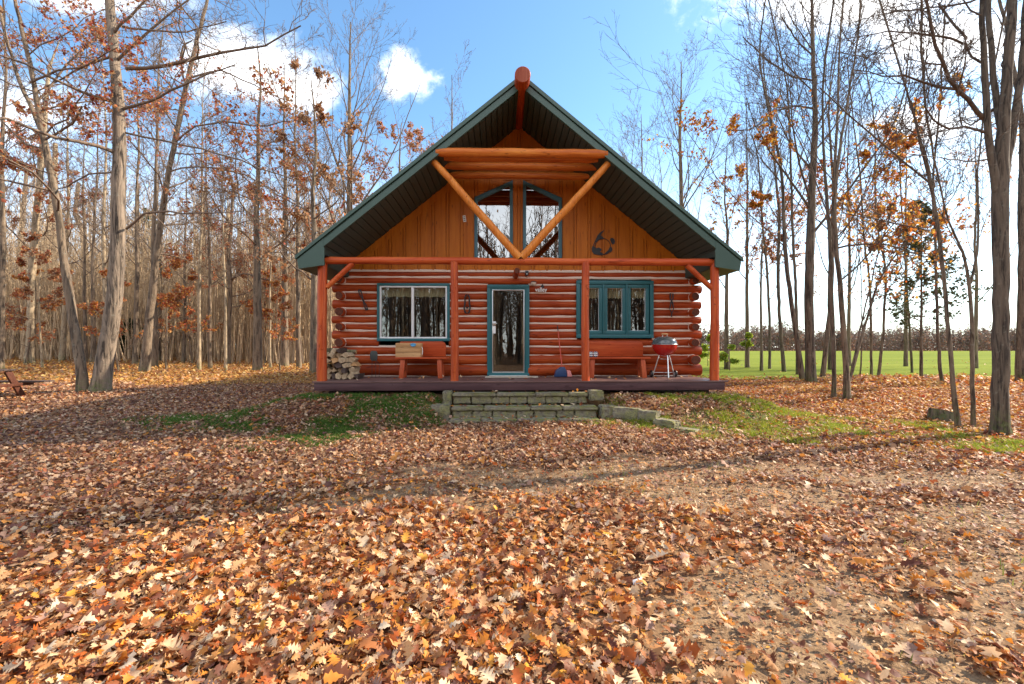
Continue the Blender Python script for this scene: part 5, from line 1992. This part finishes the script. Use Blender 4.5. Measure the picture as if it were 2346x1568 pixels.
OAK = leaf_template([0, .10, .20, .28, .40, .48, .62, .70, .84, .92, 1.0], [.012, .03, .20, .07, .33, .10, .38, .13, .24, .09, .0], 0)
MAPLE = leaf_template([0, .06, .22, .34, .46, .60, .72, .86, 1.0], [.02, .30, .20, .46, .22, .28, .12, .10, .0], 0)
OVAL = leaf_template([0, .15, .4, .7, .9, 1.0], [.01, .17, .27, .22, .09, .0], 0)
MIDL = leaf_template([0, .25, .45, .75, 1.0], [.02, .30, .12, .32, .0], 0)
SIMPLE = leaf_template([0, .5, 1.0], [.03, .30, .0], 0)

TINY = (np.array([(0, 0), (.30, .45), (0, 1), (-.30, .45)], float), np.array([(0, 1, 2), (0, 2, 3)]))
PAL_NEAR = [((.66, .38, .18), 16), ((.78, .54, .32), 13), ((.56, .27, .10), 15), ((.40, .15, .05), 15), ((.25, .085, .035), 11), ((.42, .25, .18), 5), ((.68, .26, .04), 11), ((.50, .12, .02), 9), ((.78, .38, .055), 3), ((.15, .05, .028), 7), ((.80, .63, .43), 7)]
PAL_MID = [((.54, .33, .19), 18), ((.44, .24, .125), 18), ((.28, .115, .06), 15), ((.38, .22, .17), 9), ((.66, .47, .31), 11), ((.58, .25, .06), 8), ((.15, .065, .05), 9), ((.34, .10, .04), 6)]
PAL_WOOD = [((.60, .31, .08), 20), ((.68, .43, .13), 18), ((.50, .23, .06), 18), ((.30, .11, .04), 10), ((.60, .44, .18), 10), ((.48, .27, .13), 10)]
PAL_RED = [((.50, .17, .035), 18), ((.58, .25, .04), 16), ((.42, .13, .03), 14), ((.44, .22, .12), 8), ((.68, .38, .07), 18), ((.24, .07, .04), 10), ((.54, .08, .02), 5), ((.50, .33, .22), 8)]


def pick(pal, n, rng):
    c = np.array([p[0] for p in pal])
    w = np.array([p[1] for p in pal], float)
    return c[rng.choice(len(c), n, p=w / w.sum())] * rng.uniform(.8, 1.2, (n, 1))


def density(x, y):
    bare, moss, gold = region(x, y)
    d = .55 + .75 * np.clip((fbm(x * .8, y * .8, 61) - .3) * 2, 0, 1)
    d = d * (1 - .86 * bare) * (1 - .66 * moss)
    dist = np.hypot(x - CAM[0], y - CAM[1])
    left = sst(1.2, -.6, x + (y + 8.5) * .35)
    d = np.where(dist < 5.5, d * (.75 + .55 * left), d)
    inside = (np.abs(x) < 4.16) & (y > -1.62) & (y < 9.4)
    st = (np.abs(x) < 1.42) & (y > -2.62) & (y <= -1.6)
    return np.where(inside, 0, np.where(st, d * .0, d))


def litter(ring, per_m2, tmpl, size, rng, tilt, lift, half=64, even=False):
    r0, r1 = ring
    A = math.radians(2 * half) / 2 * (r1 ** 2 - r0 ** 2)
    n = int(A * per_m2 * 1.3)
    r = np.sqrt(rng.uniform(r0 ** 2, r1 ** 2, n))
    th = np.radians(rng.uniform(-half, half, n)) + YAW
    x, y = CAM[0] + r * np.sin(th), CAM[1] + r * np.cos(th)
    keep = rng.uniform(0, 1.3, n) < (np.where(density(x, y) > 0, .8, 0) if even else density(x, y))
    fieldm = (x > 4) & (y > 4.9 + (fbm(x * .25, x * 0 + 3, 12) - .5) * 3.0)
    keep &= ~(fieldm & (rng.uniform(0, 1, n) > .002))
    x, y = x[keep], y[keep]
    n = len(x)
    z = G(x, y) + np.abs(rng.normal(0, lift, n)) + .006
    gold = region(x, y)[2]
    dist = np.hypot(x - CAM[0], y - CAM[1])
    c = np.where((rng.uniform(0, 1, n) < sst(6.5, 3.2, dist))[:, None], pick(PAL_NEAR, n, rng), pick(PAL_MID, n, rng))
    c = np.where(((gold > .5) & (x < 0))[:, None] & (rng.uniform(0, 1, (n, 1)) < .8), pick(PAL_WOOD, n, rng), c)
    redm = sst(2.5, 7.5, x) * sst(-7.5, -3.0, y) * (x > 0)
    c = np.where((rng.uniform(0, 1, n) < redm * .85)[:, None], pick(PAL_RED, n, rng), c)
    yel = (x > 3) & (y > -1.5) & (fbm(x * .5, y * .5, 71) > .55)
    c = np.where((yel & (rng.uniform(0, 1, n) < .6))[:, None], pick(PAL_WOOD, n, rng), c)
    # leaf by leaf placement
    L = size * rng.uniform(.6, 1.35, n)
    yaw = rng.uniform(0, 2 * math.pi, n)
    pit = rng.normal(0, tilt, n)
    rol = rng.normal(0, tilt, n)
    curl = rng.normal(.15, .55, n)
    fold = rng.normal(.15, .35, n)
    tw = rng.normal(0, .5, n)
    Vt, Ft = tmpl
    lx = Vt[None, :, 0] * rng.uniform(.75, 1.15, (n, 1))
    ly = Vt[None, :, 1] - .5 + np.zeros((n, 1))
    lz = curl[:, None] * (ly ** 2 - .08) + fold[:, None] * np.abs(lx) + tw[:, None] * lx * ly + rng.normal(0, .012, (n, len(Vt)))
    P = np.stack([lx, ly, lz], -1) * L[:, None, None]
    cp, sp_ = np.cos(pit)[:, None], np.sin(pit)[:, None]
    cr, sr = np.cos(rol)[:, None], np.sin(rol)[:, None]
    cy, sy = np.cos(yaw)[:, None], np.sin(yaw)[:, None]
    X, Y, Z = P[..., 0], P[..., 1], P[..., 2]
    Y, Z = Y * cp - Z * sp_, Y * sp_ + Z * cp
    X, Z = X * cr + Z * sr, -X * sr + Z * cr
    X, Y = X * cy - Y * sy, X * sy + Y * cy
    low = Z.min(1)
    z = z + np.maximum(0, -low) * .75
    V = np.stack([X + x[:, None], Y + y[:, None], Z + z[:, None]], -1).reshape(-1, 3)
    F = (np.arange(n)[:, None, None] * len(Vt) + Ft[None]).reshape(-1, Ft.shape[1])
    return V, F, np.repeat(c, len(Vt), 0)


def make_litter():
    rng = np.random.default_rng(3)
    parts = [litter((1.3, 4.4), 680, OAK, .076, rng, .42, .026), litter((1.3, 4.4), 300, MAPLE, .064, rng, .42, .026), litter((1.3, 4.4), 640, OVAL, .050, rng, .42, .018), litter((1.3, 5.5), 900, TINY, .026, rng, .3, .004, 64, True), litter((5.5, 9), 420, TINY, .036, rng, .3, .004, 64, True), litter((1.3, 4.4), 26, OAK, .125, rng, .30, .03),
             litter((4.4, 9.5), 720, MIDL, .066, rng, .40, .02), litter((4.4, 9.5), 520, SIMPLE, .053, rng, .38, .016), litter((4.4, 9.5), 16, MIDL, .12, rng, .30, .03),
             litter((9.5, 17), 800, TINY, .072, rng, .36, .018, 60), litter((17, 48), 140, TINY, .115, rng, .45, .05, 60)]
    quads = [p for p in parts if p[1].shape[1] == 4]
    tris = [p for p in parts if p[1].shape[1] == 3]
    V, F, C, off = [], [], [], 0
    FF = []
    for grp in (quads, tris):
        F = []
        for v, f, c in grp:
            V.append(v)
            F.append(f + off)
            C.append(c)
            off += len(v)
        FF.append(np.concatenate(F))
    o = np_mesh('fallen_leaves', np.concatenate(V), FF, M['leaf'], None, np.concatenate(C), smooth=True)
    tag(o, 'thick litter of fallen oak and maple leaves over the yard', 'leaves', kind='stuff')
    print('litter verts', off)
    # leaves blown on the steps and the deck, and brush of leaves at the wood's edge
    pts = []
    for z, yf, yb, n in ((.612, -1.93, -1.66, 22), (.387, -2.28, -1.97, 40), (.202, -2.64, -2.3, 60)):
        for _ in range(n):
            pts.append((rnd.uniform(-1.33, 1.33), rnd.uniform(yf, yb), z + .006))
    for _ in range(70):
        pts.append((rnd.uniform(-4, 4), -1.5 + 1.2 * rnd.random() ** .7, DECK + .006))
    P = np.array(pts)
    n = len(P)
    d = nrm(np.stack([rng.normal(0, 1, n), rng.normal(0, 1, n), rng.uniform(.0, .35, n)], 1))
    s = nrm(np.cross(d, np.array([0, 0, 1.]) + rng.normal(0, .25, (n, 3))))
    L = rng.uniform(.05, .10, (n, 1))
    up = np.array([0, 0, 1.])
    V = np.stack([P, P + d * L * .5 + s * L * .33 + up * L * .18, P + d * L + up * L * .1, P + d * L * .5 - s * L * .33 + up * L * .15, P + d * L * .55 + up * .004], 1).reshape(-1, 3)
    b = np.arange(n)[:, None] * 5
    F = np.concatenate([b + np.array([[0, 1, 4]]), b + np.array([[1, 2, 4]]), b + np.array([[2, 3, 4]]), b + np.array([[3, 0, 4]])])
    o = np_mesh('blown_leaves', V, [F], M['leaf'], None, np.repeat(pick(PAL_NEAR, n, rng), 5, 0), smooth=False)
    tag(o, 'scattered dry leaves blown onto the steps and the porch deck', 'leaves', kind='stuff')


make_litter()


def make_grass():
    rng = np.random.default_rng(8)
    n = 1000000
    x = rng.uniform(-8.5, 11, n)
    y = rng.uniform(-6.2, -1.0, n)
    bare, moss, gold = region(x, y)
    k = (rng.uniform(0, 1, n) < moss * .95 * np.clip((fbm(x * 2.2, y * 2.2, 91) - .36) * 4.5, .05, 1)) & ~((np.abs(x) < 4.16) & (y > -1.62)) & ~((np.abs(x) < 1.5) & (y > -2.7))
    x, y = x[k], y[k]
    # sparse straw tufts on the drive and yellow grass at the wood's edge
    m = 30000
    xs, ys = rng.uniform(-12, 16, m), rng.uniform(-9.5, 5, m)
    kk = (fbm(xs * 1.3, ys * 1.3, 44) > .60) & ~((np.abs(xs) < 4.2) & (ys > -1.65)) & ~((np.abs(xs) < 1.5) & (ys > -2.7))
    xs, ys = xs[kk], ys[kk]
    ng = len(x)
    x, y = np.concatenate([x, xs]), np.concatenate([y, ys])
    n = len(x)
    z = G(x, y) - .005
    h = np.where(np.arange(n) < ng, rng.uniform(.03, .085, n), rng.uniform(.03, .10, n))
    th = rng.uniform(0, 6.28, n)
    w = rng.uniform(.003, .006, n)
    lean = rng.normal(0, .5, (n, 2)) * h[:, None]
    B = np.stack([x, y, z], 1)
    dx = np.stack([np.cos(th) * w, np.sin(th) * w, np.zeros(n)], 1)
    Mid = B + np.stack([lean[:, 0] * .4, lean[:, 1] * .4, h * .6], 1)
    T = B + np.stack([lean[:, 0], lean[:, 1], h], 1)
    V = np.stack([B - dx, B + dx, Mid + dx * .7, Mid - dx * .7, T], 1).reshape(-1, 3)
    b = np.arange(n)[:, None] * 5
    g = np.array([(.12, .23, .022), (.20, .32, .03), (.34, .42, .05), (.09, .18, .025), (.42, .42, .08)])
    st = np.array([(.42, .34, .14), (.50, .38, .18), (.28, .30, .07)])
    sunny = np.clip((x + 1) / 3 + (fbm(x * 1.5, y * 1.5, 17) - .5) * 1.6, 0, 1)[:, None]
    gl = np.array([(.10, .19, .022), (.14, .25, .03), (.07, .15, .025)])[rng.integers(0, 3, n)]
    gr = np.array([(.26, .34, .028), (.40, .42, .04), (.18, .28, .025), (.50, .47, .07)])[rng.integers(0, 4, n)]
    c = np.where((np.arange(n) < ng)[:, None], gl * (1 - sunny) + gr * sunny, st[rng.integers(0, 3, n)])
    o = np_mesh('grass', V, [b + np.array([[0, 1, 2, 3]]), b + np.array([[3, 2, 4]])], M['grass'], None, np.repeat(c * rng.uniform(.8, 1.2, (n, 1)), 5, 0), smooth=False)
    tag(o, 'short green grass on the banks in front of the porch', 'grass', kind='stuff')
    # pebbles on the bare drive
    m = 9000
    xs, ys = rng.uniform(-3, 6, m), rng.uniform(-9.6, -4.6, m)
    k = rng.uniform(0, 1, m) < region(xs, ys)[0]
    xs, ys = xs[k], ys[k]
    m = len(xs)
    r = rng.uniform(.004, .012, m) * (1 + 1.2 * (rng.uniform(0, 1, m) > .96))
    O = np.array([(1, 0, 0), (0, 1, 0), (-1, 0, 0), (0, -1, 0), (0, 0, .7), (0, 0, -.7)])
    V = (np.stack([xs, ys, G(xs, ys)], 1)[:, None] + O[None] * r[:, None, None] * rng.uniform(.7, 1.3, (m, 6, 1))).reshape(-1, 3)
    t = np.array([(0, 1, 4), (1, 2, 4), (2, 3, 4), (3, 0, 4), (1, 0, 5), (2, 1, 5), (3, 2, 5), (0, 3, 5)])
    F = (np.arange(m)[:, None, None] * 6 + t[None]).reshape(-1, 3)
    c = np.array([(.34, .28, .22), (.22, .17, .13), (.46, .40, .34), (.30, .20, .13)])[rng.integers(0, 4, m)]
    o = np_mesh('gravel', V, [F], M['leaf'], None, np.repeat(c, 6, 0))
    tag(o, 'small pebbles on the bare patches of the drive', 'gravel', kind='stuff')


make_grass()
